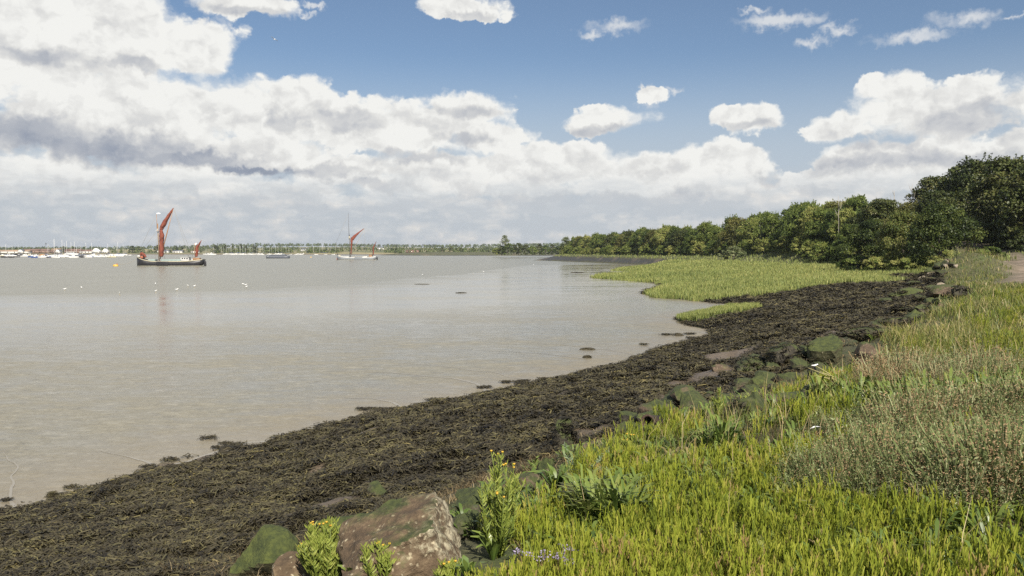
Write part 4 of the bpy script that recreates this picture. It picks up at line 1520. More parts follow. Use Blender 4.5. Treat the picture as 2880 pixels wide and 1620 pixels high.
# trees one can tell apart on the far shore
fp = tree('shore_tree', 300, 10, 9, m_dark, '-', 'tree', None, n_cl=26, per=40, leaf=0.55, spiky=0.4, low=0.05, thick=0.25)
fp2 = tree('shore_poplar', 301, 10, 4.2, m_dark, '-', 'tree', None, n_cl=26, per=40, leaf=0.5, spiky=0.4, low=0.05, thick=0.2)
FT = [(150, 11, 0, 'dark round tree behind the boatyard on the far shore, left of the white houses'), (172, 10, 0, 'tree right of the round one behind the moored boats'), (235, 8, 0, 'small tree between the two white gabled houses and the boatyard'),
      (330, 12, 0, 'broad dark tree on the far shore left of the black barge'), (350, 11, 0, 'tree on the far shore directly left of the black barge bow'), (383, 13, 0, 'tall dark tree behind the foredeck of the black barge'),
      (437, 11, 1, 'slim tree just right of the main mast of the black barge'), (446, 12, 1, 'second slim tree right of the main mast of the black barge'), (530, 14, 1, 'slim poplar right of the stern of the black barge'),
      (546, 13, 1, 'second poplar right of the stern of the black barge'), (562, 14, 1, 'third poplar right of the stern of the black barge'), (578, 13, 1, 'fourth poplar right of the stern of the black barge'),
      (594, 14.5, 1, 'fifth poplar right of the stern of the black barge'), (612, 13, 1, 'sixth poplar right of the stern of the black barge'), (628, 14, 1, 'seventh poplar, left of the dark lighter'), (644, 12.5, 1, 'last poplar of the row before the dark lighter'),
      (1110, 10, 0, 'low round tree on the far shore right of the grey barge'), (1132, 11, 0, 'dark round tree on the far shore between the grey barge and the copse'), (1158, 9, 0, 'low tree on the far shore, second left of the copse'), (1190, 10, 0, 'tree on the far shore nearest the copse')]
used = set()
for u, h, kd, lab in FT:
    y = 1330
    x = at_dist(u, 640, y)[0]
    pr = fp2 if kd else fp
    o = pr if id(pr) not in used else copy_tree(pr)
    used.add(id(pr))
    o.location = (x, y + (u % 7) * 4, 2.0)
    o.scale = (h / 10,) * 3
    o.rotation_euler = (0, 0, u)
    o['label'] = lab
    o['group'] = 'trees along the far shore'

# houses and sheds
M_white = paint('white_render', (0.72, 0.70, 0.66), 0.7, 0.05, 1)
M_redroof = paint('red_tiles', (0.165, 0.10, 0.078), 0.8, 0.15, 1)
M_brick = paint('brick', (0.24, 0.16, 0.12), 0.85, 0.15, 1)
M_tanroof = paint('ochre_roof', (0.30, 0.21, 0.14), 0.8, 0.1, 1)
M_greyroof = paint('slate', (0.13, 0.14, 0.16), 0.6, 0.15, 1)
M_glass = paint('window_glass', (0.03, 0.035, 0.04), 0.15, 0.05, 1)


def house(label, u, y, L, D_, wall_h, roof_h, mw, mr, gable=False, name='house', nwin=3, base=2.1):
    roof_h = roof_h * (1.0 if gable else 0.72)
    wall_h = wall_h * 0.85
    x = at_dist(u, 640, y)[0]
    t = thing(name, label, 'house' if name == 'house' else 'shed', (x, y, base), 0, 'buildings on the far shore')
    s = Soup()
    a, b = L / 2, D_ / 2
    if gable:
        prof = [(-a, 0), (a, 0), (a, wall_h), (0, wall_h + roof_h), (-a, wall_h)]
        s.loft([[(q[0], -b, q[1]) for q in prof], [(q[0], b, q[1]) for q in prof]])
        s.build('wall', mw, t)
        s = Soup()
        for sg in (-1, 1):
            V = np.array([(sg * (a + .4), -b - .3, wall_h - .3), (0, -b - .3, wall_h + roof_h + .12), (0, b + .3, wall_h + roof_h + .12), (sg * (a + .4), b + .3, wall_h - .3)])
            s.add(np.concatenate([V, V + (0, 0, .25)]), [(0, 1, 2, 3), (4, 5, 6, 7), (0, 1, 5, 4), (1, 2, 6, 5), (2, 3, 7, 6), (3, 0, 4, 7)])
        s.build('roof', mr, t)
    else:
        s.box((0, 0, wall_h / 2), (L, D_, wall_h))
        s.build('wall', mw, t)
        s = Soup()
        prof = [(-b - .4, wall_h), (b + .4, wall_h), (0, wall_h + roof_h)]
        s.loft([[(-a - .3, q[0], q[1]) for q in prof], [(a + .3, q[0], q[1]) for q in prof]])
        s.build('roof', mr, t)
    for k in range(nwin):
        s = Soup()
        s.box(((k - (nwin - 1) / 2) * L / (nwin + .6), -b - .03, wall_h * .55), (1.3, .1, 1.3))
        s.build('window', M_glass, t)
    return t


house('long low shed with ochre roof at the left end of the far shore', 26, 1270, 62, 14, 3.2, 3.6, M_white, M_tanroof, name='shed', nwin=5)
house('white cabin beside the long ochre roofed shed', 54, 1262, 8, 7, 4.2, 2.2, M_white, M_greyroof, True, nwin=1)
house('red brick terrace behind the moored boats, left of the tall white mast', 80, 1290, 26, 9, 5, 3.6, M_brick, M_redroof)
house('second red roofed terrace behind the moored boats', 108, 1295, 22, 9, 5, 3.8, M_brick, M_redroof)
house('orange brown roofed building behind the tall white mast', 142, 1285, 14, 9, 5.5, 4, M_brick, M_tanroof)
house('dark boathouse with a pale front right of the tall white mast', 148, 1262, 6, 8, 4.5, 2.0, M_white, M_greyroof, True, name='shed', nwin=1)
house('red roofed row behind the passenger boat', 186, 1290, 26, 9, 5, 3.6, M_brick, M_redroof)
house('pink walled house with a wide red roof left of the white gabled houses', 219, 1275, 19, 10, 3.4, 4.0, M_white, M_redroof)
house('larger white house with a steep gable on the far shore', 243, 1265, 11, 9, 3.6, 4.6, M_white, M_white, True)
house('smaller white house with a steep gable, right of the larger one', 266, 1268, 8.5, 8, 3.4, 4.0, M_white, M_white, True, nwin=2)
house('white house seen just right of the bow of the black barge', 407, 1275, 11, 8, 4, 3.4, M_white, M_greyroof, True)
house('small white house behind the foredeck of the black barge', 418, 1300, 9, 7, 4, 2.8, M_white, M_greyroof)
house('low white house behind the waist of the black barge', 448, 1290, 15, 8, 3.5, 2.6, M_white, M_greyroof)
house('white bungalow behind the wheelhouse of the black barge', 492, 1285, 12, 8, 3.5, 2.6, M_white, M_redroof)
house('white farmhouse on the slope above the dark lighter', 768, 1600, 14, 9, 5, 3.2, M_white, M_greyroof, base=4.2)
house('lone red brick building on the far shore right of the grey barge', 1038, 1290, 20, 10, 5.2, 1.2, M_brick, M_redroof, nwin=4)
house('white house on the rise behind the grey barge stern', 958, 1900, 14, 10, 6, 4, M_white, M_greyroof, base=8.0)

# a slim tower or mast on the skyline
t = thing('radio_mast', 'thin dark lattice mast on the skyline above the moored boats', 'mast', (at_dist(115.5, 620, 1800)[0], 1800, 4.5))
s = Soup()
s.tube([(0, 0, 0), (0, 0, 20)], [.7, .5], 6)
s.build('pole', M_greyroof, t)
s = Soup()
s.box((0, 0, 17.5), (2.4, 2.0, 2.2))
s.build('antenna', M_greyroof, t)

# ------------------------------------------------------------------ boats
M_black = paint('black_hull', (0.018, 0.017, 0.019), 0.45, 0.2, 2)
M_greyhull = paint('grey_hull', (0.19, 0.205, 0.22), 0.45, 0.08, 2)
M_cream = paint('cream_paint', (0.46, 0.42, 0.30), 0.5, 0.08, 2)
M_offwhite = paint('off_white_paint', (0.58, 0.575, 0.55), 0.45, 0.06, 2)
M_boot = paint('weathered_antifouling', (0.30, 0.29, 0.22), 0.7, 0.2, 2)
M_rust = paint('red_lead', (0.38, 0.12, 0.06), 0.7, 0.25, 3)
M_deck = paint('scrubbed_deck', (0.36, 0.32, 0.25), 0.8, 0.12, 2)
M_teal = paint('grey_teal_paint', (0.26, 0.33, 0.31), 0.6, 0.1, 2)
M_mastw = paint('varnished_spar', (0.30, 0.17, 0.085), 0.45, 0.15, 4)
M_mastd = paint('dark_spar', (0.065, 0.055, 0.05), 0.5, 0.15, 4)
M_rope = paint('rope', (0.28, 0.25, 0.20), 0.9, 0.1, 5)
M_flag = paint('white_bunting', (0.70, 0.72, 0.76), 0.8, 0.1, 4)
M_yellow = paint('yellow_buoy', (0.60, 0.36, 0.05), 0.45, 0.1, 2)
M_slate = paint('blue_grey_steel', (0.085, 0.095, 0.115), 0.55, 0.2, 1.5)
M_blueb = paint('blue_hull', (0.05, 0.09, 0.24), 0.4, 0.1, 1)
M_orange = paint('orange_cover', (0.60, 0.26, 0.06), 0.6, 0.1, 1)

m_sail, N = material('tanned_canvas')
p = obj_coord(N)
cn = N.noise(N.vec('MULTIPLY', p, (3, 3, .5)), 1.0, 4, .6)
N.put(N.b.inputs['Base Color'], N.ramp(cn, [(0.3, (0.12, 0.032, 0.020)), (0.55, (0.19, 0.050, 0.028)), (0.75, (0.26, 0.08, 0.045))]))
N.b.inputs['Roughness'].default_value = 0.9
N.put(N.b.inputs['Normal'], N.bump(N.noise(N.vec('MULTIPLY', p, (2.5, 2.5, .25)), 1.5, 3, .5), 0.8, 0.2))


def hull_rings(L, B, low, sheer, n=28, bow_full=0.16, stern=0.62, keel=-0.5):
    """closed rings from bow (x = 0) to stern (x = L); sheer(t) gives the rail height"""
    rings, rail = [], []
    for k in range(n):
        t = k / (n - 1)
        f = min(1, math.sin(min(1, t / bow_full) * math.pi / 2) ** 0.75 + 0.03)
        if t > 0.80:
            f *= 1 - (1 - stern) * ((t - .80) / .20) ** 1.6
        b = B / 2 * f
        h = sheer(t)
        kz = keel if t < 0.9 else keel + (t - 0.9) / 0.1 * (abs(keel) + 0.75)
        x = t * L
        half = [(0, kz), (b * .78, kz), (b * .93, kz + .25), (b * .98, (kz + h) * .5), (b, h)]
        rings.append([(x, -q[0], q[1]) for q in half[::-1]] + [(x, q[0], q[1]) for q in half[1:]])
        rail.append((x, b, h))
    return rings, rail


def add_hull(t, L, B, sheer, mat, rail_mat, boot_mat, rail_h=0.22, **kw):
    rings, rail = hull_rings(L, B, 0, sheer, **kw)
    s = Soup()
    s.loft(rings, closed=True, cap=True)
    s.build('hull', mat, t, True)
    s = Soup()
    path = [(x, -b - .04, h) for x, b, h in rail] + [(x, b + .04, h) for x, b, h in rail[::-1]]
    inner = [(x, -b + .16, h) for x, b, h in rail] + [(x, b - .16, h) for x, b, h in rail[::-1]]
    a = np.array(path)
    c = np.array(inner)
    n = len(a)
    dz = np.array((0, 0, rail_h))
    V = np.concatenate([a - dz, a + dz * .3, c + dz * .3, c - dz])
    i = np.arange(n)
    j = (i + 1) % n
    Fq = np.concatenate([np.column_stack([i + q * n, j + q * n, j + ((q + 1) % 4) * n, i + ((q + 1) % 4) * n]) for q in range(4)])
    s.add(V, Fq)
    s.build('rail', rail_mat, t)
    s = Soup()
    bt = [(x, b * 0.985 + .03, h) for x, b, h in rail]
    a = np.array([(x, -b, -.1) for x, b, h in bt] + [(x, b, -.1) for x, b, h in bt[::-1]])
    V = np.concatenate([a, a + (0, 0, .22)])
    s.add(V, np.column_stack([i, j, j + n, i + n]))
    s.build('waterline_stripe', boot_mat, t)
    return rail


def bundle(name, pts, rad, mat, t, flat=0.6, seg=14, seed=0, folds=0.16):
    """gathered canvas along a spar: a soft tube with folds"""
    g = np.random.default_rng(seed)
    P_ = np.array(pts, float)
    tt = np.linspace(0, len(P_) - 1, 26)
    C = np.column_stack([np.interp(tt, np.arange(len(P_)), P_[:, k]) for k in range(3)])
    rd = np.interp(tt, np.arange(len(P_)), rad)
    s = Soup()
    s.tube(C, rd, seg, flat=flat)
    V = s.v[0]
    ang = np.tile(np.arange(seg), len(C))
    ln = np.repeat(np.arange(len(C)), seg)
    ctr = C[ln]
    k = 1 + folds * np.sin(ang * 2.1 + g.uniform(0, 6) + ln * 0.12) + folds * 0.6 * np.sin(ln * 1.1 + ang * .8)
    s.v[0] = ctr + (V - ctr) * k[:, None]
    return s.build(name, mat, t, True)


def spar(name, pts, rad, mat, t, seg=8):
    s = Soup()
    s.tube(pts, rad, seg)
    return s.build(name, mat, t, True)


def boxes(name, lst, mat, t):
    s = Soup()
    for c, d in lst:
        s.box(c, d)
    o = s.build(name, mat, t)
    md = o.modifiers.new('bevel', 'BEVEL')
    md.width = 0.04
    md.segments = 2
    return o


# --- the black barge
def sheer1(t):
    return 1.75 + 1.75 * max(0, (0.30 - t) / 0.30) ** 1.7 + 0.65 * max(0, (t - 0.7) / 0.3) ** 1.5


bx, by = at(346, 671.5)
cx, cy = at(510, 667.5)
by = cy = at(430, 669)[1]
bx = at_dist(345, 669, by)[0]
cx = at_dist(510, 669, by)[0]
Lb = cx - bx
BB = thing('sailing_barge', 'black hulled sailing barge with rust red sails brailed up, moored beside the yellow buoy', 'sailing barge', (bx, by, 0), R(3))
add_hull(BB, Lb, 5.8, sheer1, M_black, M_cream, M_boot)
s = Soup()
rg, rl = hull_rings(Lb, 5.8, 0, sheer1)
s.loft([[(x, -b + .05, h - .35), (x, b - .05, h - .35)] for x, b, h in rl], closed=False)
s.build('deck', M_deck, BB)
k = Lb / 25.0
boxes('hatch', [((5.9 * k, 0, 2.15), (2.6 * k, 2.6, .7))], M_teal, BB)
boxes('hatch', [((13.2 * k, 0, 2.05), (7.2 * k, 3.2, .75))], M_teal, BB)
wh = boxes('wheelhouse', [((18.2 * k, 0, 2.5), (3.0 * k, 2.4, 1.3)), ((18.2 * k, 0, 3.22), (3.3 * k, 2.7, .14))], M_offwhite, BB)
for q in range(3):
    boxes('window', [((17.4 * k + q * .85 * k, -1.22, 2.75), (.55, .06, .45))], M_glass, wh)
boxes('cabin', [((22.4 * k, 0, 2.55), (2.5 * k, 2.0, .9))], M_mastw, BB)
boxes('skylight', [((21.0 * k, 0, 2.35), (1.0 * k, 1.3, .5))], M_offwhite, BB)
boxes('windlass', [((2.1 * k, 0, 3.1), (.5, 2.2, .5)), ((2.1 * k, .8, 3.2), (.9, .25, .9)), ((2.1 * k, -.8, 3.2), (.9, .25, .9))], M_rust, BB)
boxes('anchor_locker', [((.9 * k, -.3, 3.65), (.8, .9, .55))], M_offwhite, BB)
mx = 8.25 * k
spar('mainmast', [(mx, 0, 1.5), (mx - .12, 0, 9), (mx - .25, 0, 15.6)], [.21, .20, .16], M_mastw, BB)
tm = spar('topmast', [(mx - .48, 0, 12.8), (mx - .62, 0, 19.1)], [.14, .07], M_mastw, BB)
boxes('crosstrees', [((mx - .3, 0, 12.9), (.9, 1.8, .18)), ((mx - .3, 0, 13.5), (.6, .5, .25))], M_offwhite, BB)
s = Soup()
V = [(mx - .60, 0, 19.5), (mx + .1, -.12, 19.62), (mx + .75, .1, 19.5), (mx + .75, .1, 19.18), (mx + .1, -.12, 19.25), (mx - .60, 0, 19.1)]
s.add(np.array(V + [(a, b + .03, c_) for a, b, c_ in V]), [(0, 1, 4, 5), (1, 2, 3, 4), (6, 7, 10, 11), (7, 8, 9, 10)])
s.build('pennant', M_flag, tm)
peak = (mx + 5.65 * k, .25, 21.4)
spar('sprit', [(mx + .25, .35, 2.6), (mx + 2.8, .35, 11.7), peak], [.17, .20, .08], M_mastw, BB)
bundle('mainsail', [(mx + .85, -.05, 3.4), (mx + 1.0, -.1, 5.5), (mx + 1.05, -.1, 9.0), (mx + 1.15, -.1, 11.0), (mx + .9, -.1, 13.2)], [.62, .85, .75, .95, .66], m_sail, BB, .9, seed=3)
bundle('topsail', [(mx + .75, .05, 13.2), (mx + 1.7, .1, 15.0), (mx + 3.4, .15, 18.0), (mx + 4.7, .2, 20.1), peak], [.62, .95, .68, .42, .12], m_sail, BB, .8, seed=5)
bundle('foresail', [(1.2 * k, 0, 3.6), (1.7 * k, .1, 4.6), (2.6 * k, 0, 4.1), (3.4 * k, -.1, 3.2)], [.25, .55, .5, .3], m_sail, BB, .9, seed=6)
mz = 21.7 * k
spar('mizzen_mast', [(mz, 0, 2.2), (mz - .08, 0, 8.4)], [.12, .07], M_mastw, BB)
s = Soup()
V = [(mz - .1, 0, 8.3), (mz + .75, -.1, 8.55), (mz + .7, -.1, 8.0), (mz - .1, 0, 7.75)]
s.add(np.array(V + [(a, b + .03, c_) for a, b, c_ in V]), [(0, 1, 2, 3), (4, 5, 6, 7)])
s.build('ensign', M_flag, BB)
bundle('mizzen_sail', [(mz + .5, 0, 3.4), (mz + .75, 0, 5.2), (mz + .75, 0, 6.9), (mz + 1.5, 0, 7.9), (mz + 2.4, 0, 9.4)], [.46, .60, .52, .32, .10], m_sail, BB, .9, seed=7)
spar('mizzen_sprit', [(mz + .15, .15, 3.2), (mz + 2.5, .12, 9.7)], [.08, .05], M_mastw, BB)
boxes('rudder', [((Lb + .45, 0, .75), (.9, .14, 2.0))], M_black, BB)
boxes('leeboard', [((10.6 * k, -3.02, .95), (4.2, .14, 1.5))], M_black, BB)
for a_, b_ in (((mx - .3, 0, 13.0), (mx + 1.2, -2.8, 2.0)), ((mx - .3, 0, 13.0), (mx + 1.2, 2.8, 2.0)), ((mx - .3, 0, 13.0), (mx - .4, -2.85, 2.0)), ((mx - .3, 0, 13.2), (.2, 0, 3.7)), ((mx - .6, 0, 18.9), (.1, 0, 3.9)),
               (peak, (20.5 * k, -2.2, 2.4)), (peak, (20.5 * k, 2.2, 2.4)), ((mz, 0, 7.9), (mz - 2.5, -2.4, 2.3))):
    spar('stay', [a_, b_], .035, M_rope, BB, 4)

# --- the grey barge
def sheer2(t):
    return 1.55 + 1.0 * max(0, (0.32 - t) / 0.32) ** 1.6 + 0.55 * max(0, (t - 0.7) / 0.3) ** 1.5


gy = at(900, 653.6)[1]
gx0 = at_dist(848, 653, gy)[0]
gx1 = at_dist(948, 653, gy)[0]
Lg = gx1 - gx0
k = Lg / 24.0
GB = thing('sailing_barge', 'pale grey sailing barge with a tall bare topmast, dark red sails and raised bowsprit', 'sailing barge', (gx0, gy, 0), R(-2))
add_hull(GB, Lg, 5.6, sheer2, M_greyhull, M_offwhite, M_boot, rail_h=.32)
rg, rl = hull_rings(Lg, 5.6, 0, sheer2)
s = Soup()
s.loft([[(x, -b + .05, h - .3), (x, b - .05, h - .3)] for x, b, h in rl], closed=False)
s.build('deck', M_deck, GB)
boxes('bow_plate', [((-.12, 0, .55), (.3, .5, 1.1))], M_rust, GB)
boxes('hatch', [((6.0 * k, 0, 1.75), (2.6 * k, 2.6, .6))], M_offwhite, GB)
boxes('hatch', [((13.0 * k, 0, 1.75), (6.6 * k, 3.0, .6))], M_deck, GB)
boxes('wheelhouse', [((20.4 * k, 0, 2.3), (1.9 * k, 1.9, 1.6)), ((20.4 * k, 0, 3.15), (2.2 * k, 2.2, .12))], M_mastw, GB)
boxes('cabin', [((17.6 * k, 0, 1.95), (2.0 * k, 2.0, .8))], M_deck, GB)
boxes('windlass', [((1.6 * k, 0, 2.5), (.5, 2.0, .5)), ((1.6 * k, .7, 2.6), (.8, .25, .8)), ((1.6 * k, -.7, 2.6), (.8, .25, .8))], M_cream, GB)
boxes('leeboard', [((13.6 * k, -2.95, .95), (4.8, .14, 1.9))], M_greyhull, GB)
boxes('dinghy', [((17.4 * k, -2.1, 1.8), (3.0, 1.0, .6))], M_offwhite, GB)
mx = 7.9 * k
spar('mainmast', [(mx, 0, 1.2), (mx - .1, 0, 8), (mx - .2, 0, 15.6)], [.22, .21, .17], M_mastd, GB)
spar('topmast', [(mx - .45, 0, 12.9), (mx - .85, 0, 29.5)], [.16, .05], M_mastd, GB)
boxes('crosstrees', [((mx - .3, 0, 13.4), (1.1, 1.6, .18)), ((mx - .3, 0, 14.2), (.7, .5, 1.0))], M_cream, GB)
peak = (mx + 8.7 * k, .2, 19.6)
spar('sprit', [(mx + .3, .3, 2.3), (mx + 3.0, .3, 7.9), peak], [.12, .13, .08], M_rope, GB)
bundle('topsail', [(mx + .55, 0, 12.6), (mx + 1.6, .05, 13.1), (mx + 3.6, .1, 15.2), (mx + 6.0, .1, 17.3), peak], [.55, 1.1, .78, .40, .12], m_sail, GB, .75, seed=11, folds=.1)
bundle('mainsail', [(mx + .6, 0, 3.6), (mx + .8, 0, 6.0), (mx + .95, 0, 9.0), (mx + 1.1, 0, 11.4), (mx + 1.0, 0, 12.8)], [.30, .40, .60, .92, .75], m_sail, GB, .8, seed=12)
spar('bowsprit', [(.25, 0, 2.6), (-.75, 0, 11.0)], [.17, .09], M_mastd, GB)
mz = 22.1 * k - .4
spar('mizzen_mast', [(mz, 0, 1.8), (mz - .08, 0, 8.2)], [.12, .07], M_mastd, GB)
bundle('mizzen_sail', [(mz + .3, 0, 3.0), (mz + .4, 0, 5.2), (mz + .3, 0, 7.4), (mz + 1.0, 0, 8.8), (mz + 2.1, 0, 11.3)], [.32, .40, .44, .36, .08], m_sail, GB, .8, seed=13)
spar('mizzen_sprit', [(mz + .12, .1, 3.0), (mz + 2.3, .1, 11.8)], [.07, .05], M_mastd, GB)
boxes('rudder', [((Lg + .4, 0, .7), (.8, .14, 1.8))], M_black, GB)
for a_, b_ in (((mx - .3, 0, 13.4), (mx + 1.0, -2.7, 1.8)), ((mx - .3, 0, 13.4), (mx - .3, 2.7, 1.8)), ((mx - .3, 0, 13.4), (.2, 0, 2.8)), ((mx - .8, 0, 28.5), (-.6, 0, 10.5)), (peak, (18 * k, -2.3, 1.9))):
    spar('stay', [a_, b_], .045, M_rope, GB, 4)

# --- the dark lighter
ly = at(700, 649.8)[1]
lx = at_dist(671, 650, ly)[0]
Ll = at_dist(728, 650, ly)[0] - lx
t = thing('lighter', 'dark blue grey steel lighter without masts moored between the two barges', 'lighter', (lx, ly, 0))
s = Soup()
rings = []
for q in range(14):
    f = q / 13
    b = 2.7 * min(1, .55 + f * 3.2, .55 + (1 - f) * 4)
    h = 1.9 + .7 * max(0, .35 - f)
    rings.append([(f * Ll, -b, h), (f * Ll + (.0), -b * .95, -.4), (f * Ll, b * .95, -.4), (f * Ll, b, h)])
s.loft(rings)
s.build('hull', M_slate, t)
boxes('coaming', [((Ll * .5, 0, 2.25), (Ll * .72, 3.8, .65))], M_slate, t)
boxes('bow_mark', [((Ll * .09, -2.42, 1.2), (Ll * .10, .1, .8))], M_greyhull, t)
boxes('deckhouse', [((Ll * .74, 0, 2.95), (2.4, 1.8, .9))], M_greyhull, t)
for q in range(5):
    spar('stanchion', [(Ll * (.2 + .15 * q), -2.3, 1.9), (Ll * (.2 + .15 * q), -2.3, 3.2)], .06, M_greyhull, t, 5)

# --- mooring buoys
def buoy(u, v, r, label, cap=True):
    x, y = at(u, v)
    t = thing('mooring_buoy', label, 'buoy', (x, y, 0))
    s = Soup()
    zz = np.linspace(-.6, 1, 9)
    s.loft([[(math.cos(a) * r * math.sqrt(max(.05, 1 - (z * .86) ** 4)), math.sin(a) * r * .8 * math.sqrt(max(.05, 1 - (z * .86) ** 4)), z * r * .62) for a in np.linspace(0, 6.283, 14, endpoint=False)] for z in zz])
    s.build('float', M_yellow, t, True)
    if cap:
        s = Soup()
        s.tube([(r * .35, 0, r * .5), (r * .35, 0, r * .95), (r * .7, 0, r * .95), (r * .7, 0, r * .5)], r * .10, 6)
        s.build('ring', M_rust, t, True)
    return t


by_ = buoy(291, 669.5, .95, 'large yellow mooring buoy with a rusty ring off the bow of the black barge')
buoy(782, 647.5, .8, 'small yellow buoy on the water between the dark lighter and the grey barge', False)
s = Soup()
p0 = Vector((by_.location.x + .8, by_.location.y, .7))
p1 = Vector((BB.location.x, BB.location.y, 2.6))
s.tube([p0.lerp(p1, q / 8) - Vector((0, 0, math.sin(q / 8 * math.pi) * .7)) for q in range(9)], .05, 5)
tag(s.build('mooring_line', M_rope), 'thin mooring rope running from the yellow buoy to the bow of the black barge', 'rope')


# --- small craft
def craft(kind, L, seed):
    """kind: motor, yacht, dinghy"""
    g = random.Random(seed)
    name = {'motor': 'motor_boat', 'yacht': 'sailing_yacht', 'dinghy': 'open_boat'}[kind]
    t = thing(name, '-', 'boat')
    B = L * .34
    h0 = L * .13 if kind != 'dinghy' else L * .12
    rings = []
    for q in range(10):
        f = q / 9
        b = B / 2 * min(1, .06 + math.sin(min(1, f / .55) * math.pi / 2)) * (1 - .25 * max(0, f - .6))
        h = h0 * (1.35 - .5 * f)
        rings.append([(f * L - L / 2, -b, h), (f * L - L / 2, -b * .8, -.25), (f * L - L / 2, b * .8, -.25), (f * L - L / 2, b, h)])
    s = Soup()
    s.loft(rings)
    mats = [M_offwhite, M_offwhite, M_offwhite, M_blueb, M_offwhite, M_black, M_offwhite, M_cream]
    s.build('hull', mats[seed % 8], t, True)
    if kind == 'motor':
        s = Soup()
        s.loft([[(-L * .18, -B * .36, h0), (L * .22, -B * .36, h0), (L * .22, B * .36, h0), (-L * .18, B * .36, h0)],
                [(-L * .06, -B * .30, h0 + L * .17), (L * .20, -B * .30, h0 + L * .17), (L * .20, B * .30, h0 + L * .17), (-L * .06, B * .30, h0 + L * .17)]])
        cb = s.build('cabin', M_offwhite, t)
        boxes('window', [((L * .06, -B * .345, h0 + L * .10), (L * .2, .06, L * .06))], M_glass, cb)
    elif kind == 'yacht':
        s = Soup()
        s.loft([[(-L * .15, -B * .3, h0), (L * .15, -B * .3, h0), (L * .15, B * .3, h0), (-L * .15, B * .3, h0)],
                [(-L * .08, -B * .25, h0 + L * .06), (L * .13, -B * .25, h0 + L * .06), (L * .13, B * .25, h0 + L * .06), (-L * .08, B * .25, h0 + L * .06)]])
        s.build('cabin', M_offwhite, t)
        spar('mast', [(-L * .04, 0, h0), (-L * .04, 0, h0 + L * 1.25)], [.11, .08], M_offwhite, t, 6)
        spar('boom', [(-L * .04, 0, h0 + L * .16), (L * .38, 0, h0 + L * .15)], [.16, .13], M_blueb if seed % 3 else M_cream, t, 6)
    else:
        boxes('thwart', [((0, 0, h0 * .8), (L * .08, B * .8, .06))], M_deck, t)
    return t


pro = [craft('motor', 7.5, 0), craft('motor', 6.5, 4), craft('motor', 7, 3), craft('yacht', 9, 1), craft('yacht', 8, 2), craft('yacht', 8.5, 5), craft('dinghy', 5, 6), craft('dinghy', 4.5, 5), craft('motor', 6.8, 7)]
NM = ['white motor boat', 'small white motor boat', 'blue hulled motor boat', 'white yacht with a bare mast', 'white yacht with a furled sail', 'black hulled yacht', 'white open boat', 'black open boat', 'cream motor boat']
used = set()
boats = []
g = random.Random(21)
for u in np.arange(2, 300, 6.4):          # the crowded moorings on the left
    boats.append((u + g.uniform(-2.5, 2.5), g.choice([643.5, 644.5, 645.5, 647, 648]), g.choice([0, 1, 5, 3, 4, 5, 7, 8, 2, 3, 7])))
boats += [(29, 648.5, 7), (82, 647.3, 2), (88, 648.8, 2), (140, 648.8, 1), (186, 648.6, 0), (122.5, 647, 3), (294, 642.5, 4), (311, 642.6, 3), (315, 642.6, 4), (262, 643.5, 6), (326, 642.5, 6)]
for u in np.arange(516, 668, 4.3):
    boats.append((u + g.uniform(-1.6, 1.6), g.uniform(639.9, 641.2), g.choice([1, 3, 4, 3, 4, 0, 4])))
for u in np.arange(676, 845, 6.2):
    boats.append((u + g.uniform(-2, 2), g.uniform(639.8, 641.0), g.choice([1, 3, 4, 4, 3, 6])))
for u in (955, 968, 977, 985, 996, 1008, 1021):
    boats.append((u, g.uniform(639.8, 640.6), g.choice([1, 6, 1, 3])))
boats.sort()
cnt = {}
for u, v, kd in boats:
    x, y = at(u, v)
    sec = 'left of the black barge' if u < 345 else 'between the black barge and the dark lighter' if u < 671 else 'between the dark lighter and the grey barge' if u < 848 else 'right of the grey barge'
    if v > 646.5 and u < 345:
        sec = 'nearest the viewer, ' + sec
    key = (kd, sec)
    i = cnt[key] = cnt.get(key, -1) + 1
    o = pro[kd] if kd not in used else copy_tree(pro[kd])
    used.add(kd)
    o.location = (x, y, 0)
    o.rotation_euler = (0, 0, g.choice([0, 0, math.pi, .3, -.4, 2.8, 3.4, 0.15]))
    o.scale = (g.uniform(.85, 1.25),) * 3
    o['label'] = f'{ordinal(i)} {NM[kd]} {sec}'
    o['group'] = 'boats moored along the far shore'
for kd in range(len(pro)):
    if kd not in used:
        for ch in list(pro[kd].children):
            for c2 in list(ch.children):
                bpy.data.objects.remove(c2)
            bpy.data.objects.remove(ch)
        bpy.data.objects.remove(pro[kd])
# orange covered boat and the tall mast
x, y = at(105, 646)
t = thing('covered_boat', 'white boat under a bright orange cover among the moorings', 'boat', (x, y, 0), 0)
rings = []
for q in range(8):
    f = q / 7
    b = 1.3 * min(1, .1 + math.sin(min(1, f / .5) * math.pi / 2))
    rings.append([(f * 7 - 3.5, -b, 1), (f * 7 - 3.5, -b * .8, -.2), (f * 7 - 3.5, b * .8, -.2), (f * 7 - 3.5, b, 1)])
s = Soup()
s.loft(rings)
s.build('hull', M_offwhite, t, True)
s = Soup()
s.loft([[(-2.8, -.5, 1), (-2.8, 0, 1.6), (-2.8, .5, 1)], [(0, -1.1, 1), (0, 0, 2.2), (0, 1.1, 1)], [(3.2, -1.1, 1), (3.2, 0, 1.9), (3.2, 1.1, 1)]])
s.build('cover', M_orange, t)
x, y = at(137, 646)
t = thing('sailing_yacht', 'yacht with the tallest white mast among the left moorings', 'boat', (x, y, 0))
s = Soup()
s.loft([[(q - 5.5, -w, 1.3), (q - 5.5, -w * .8, -.2), (q - 5.5, w * .8, -.2), (q - 5.5, w, 1.3)] for q, w in ((0, .1), (2, 1.0), (5, 1.7), (9, 1.6), (11, 1.3))])
s.build('hull', M_offwhite, t, True)
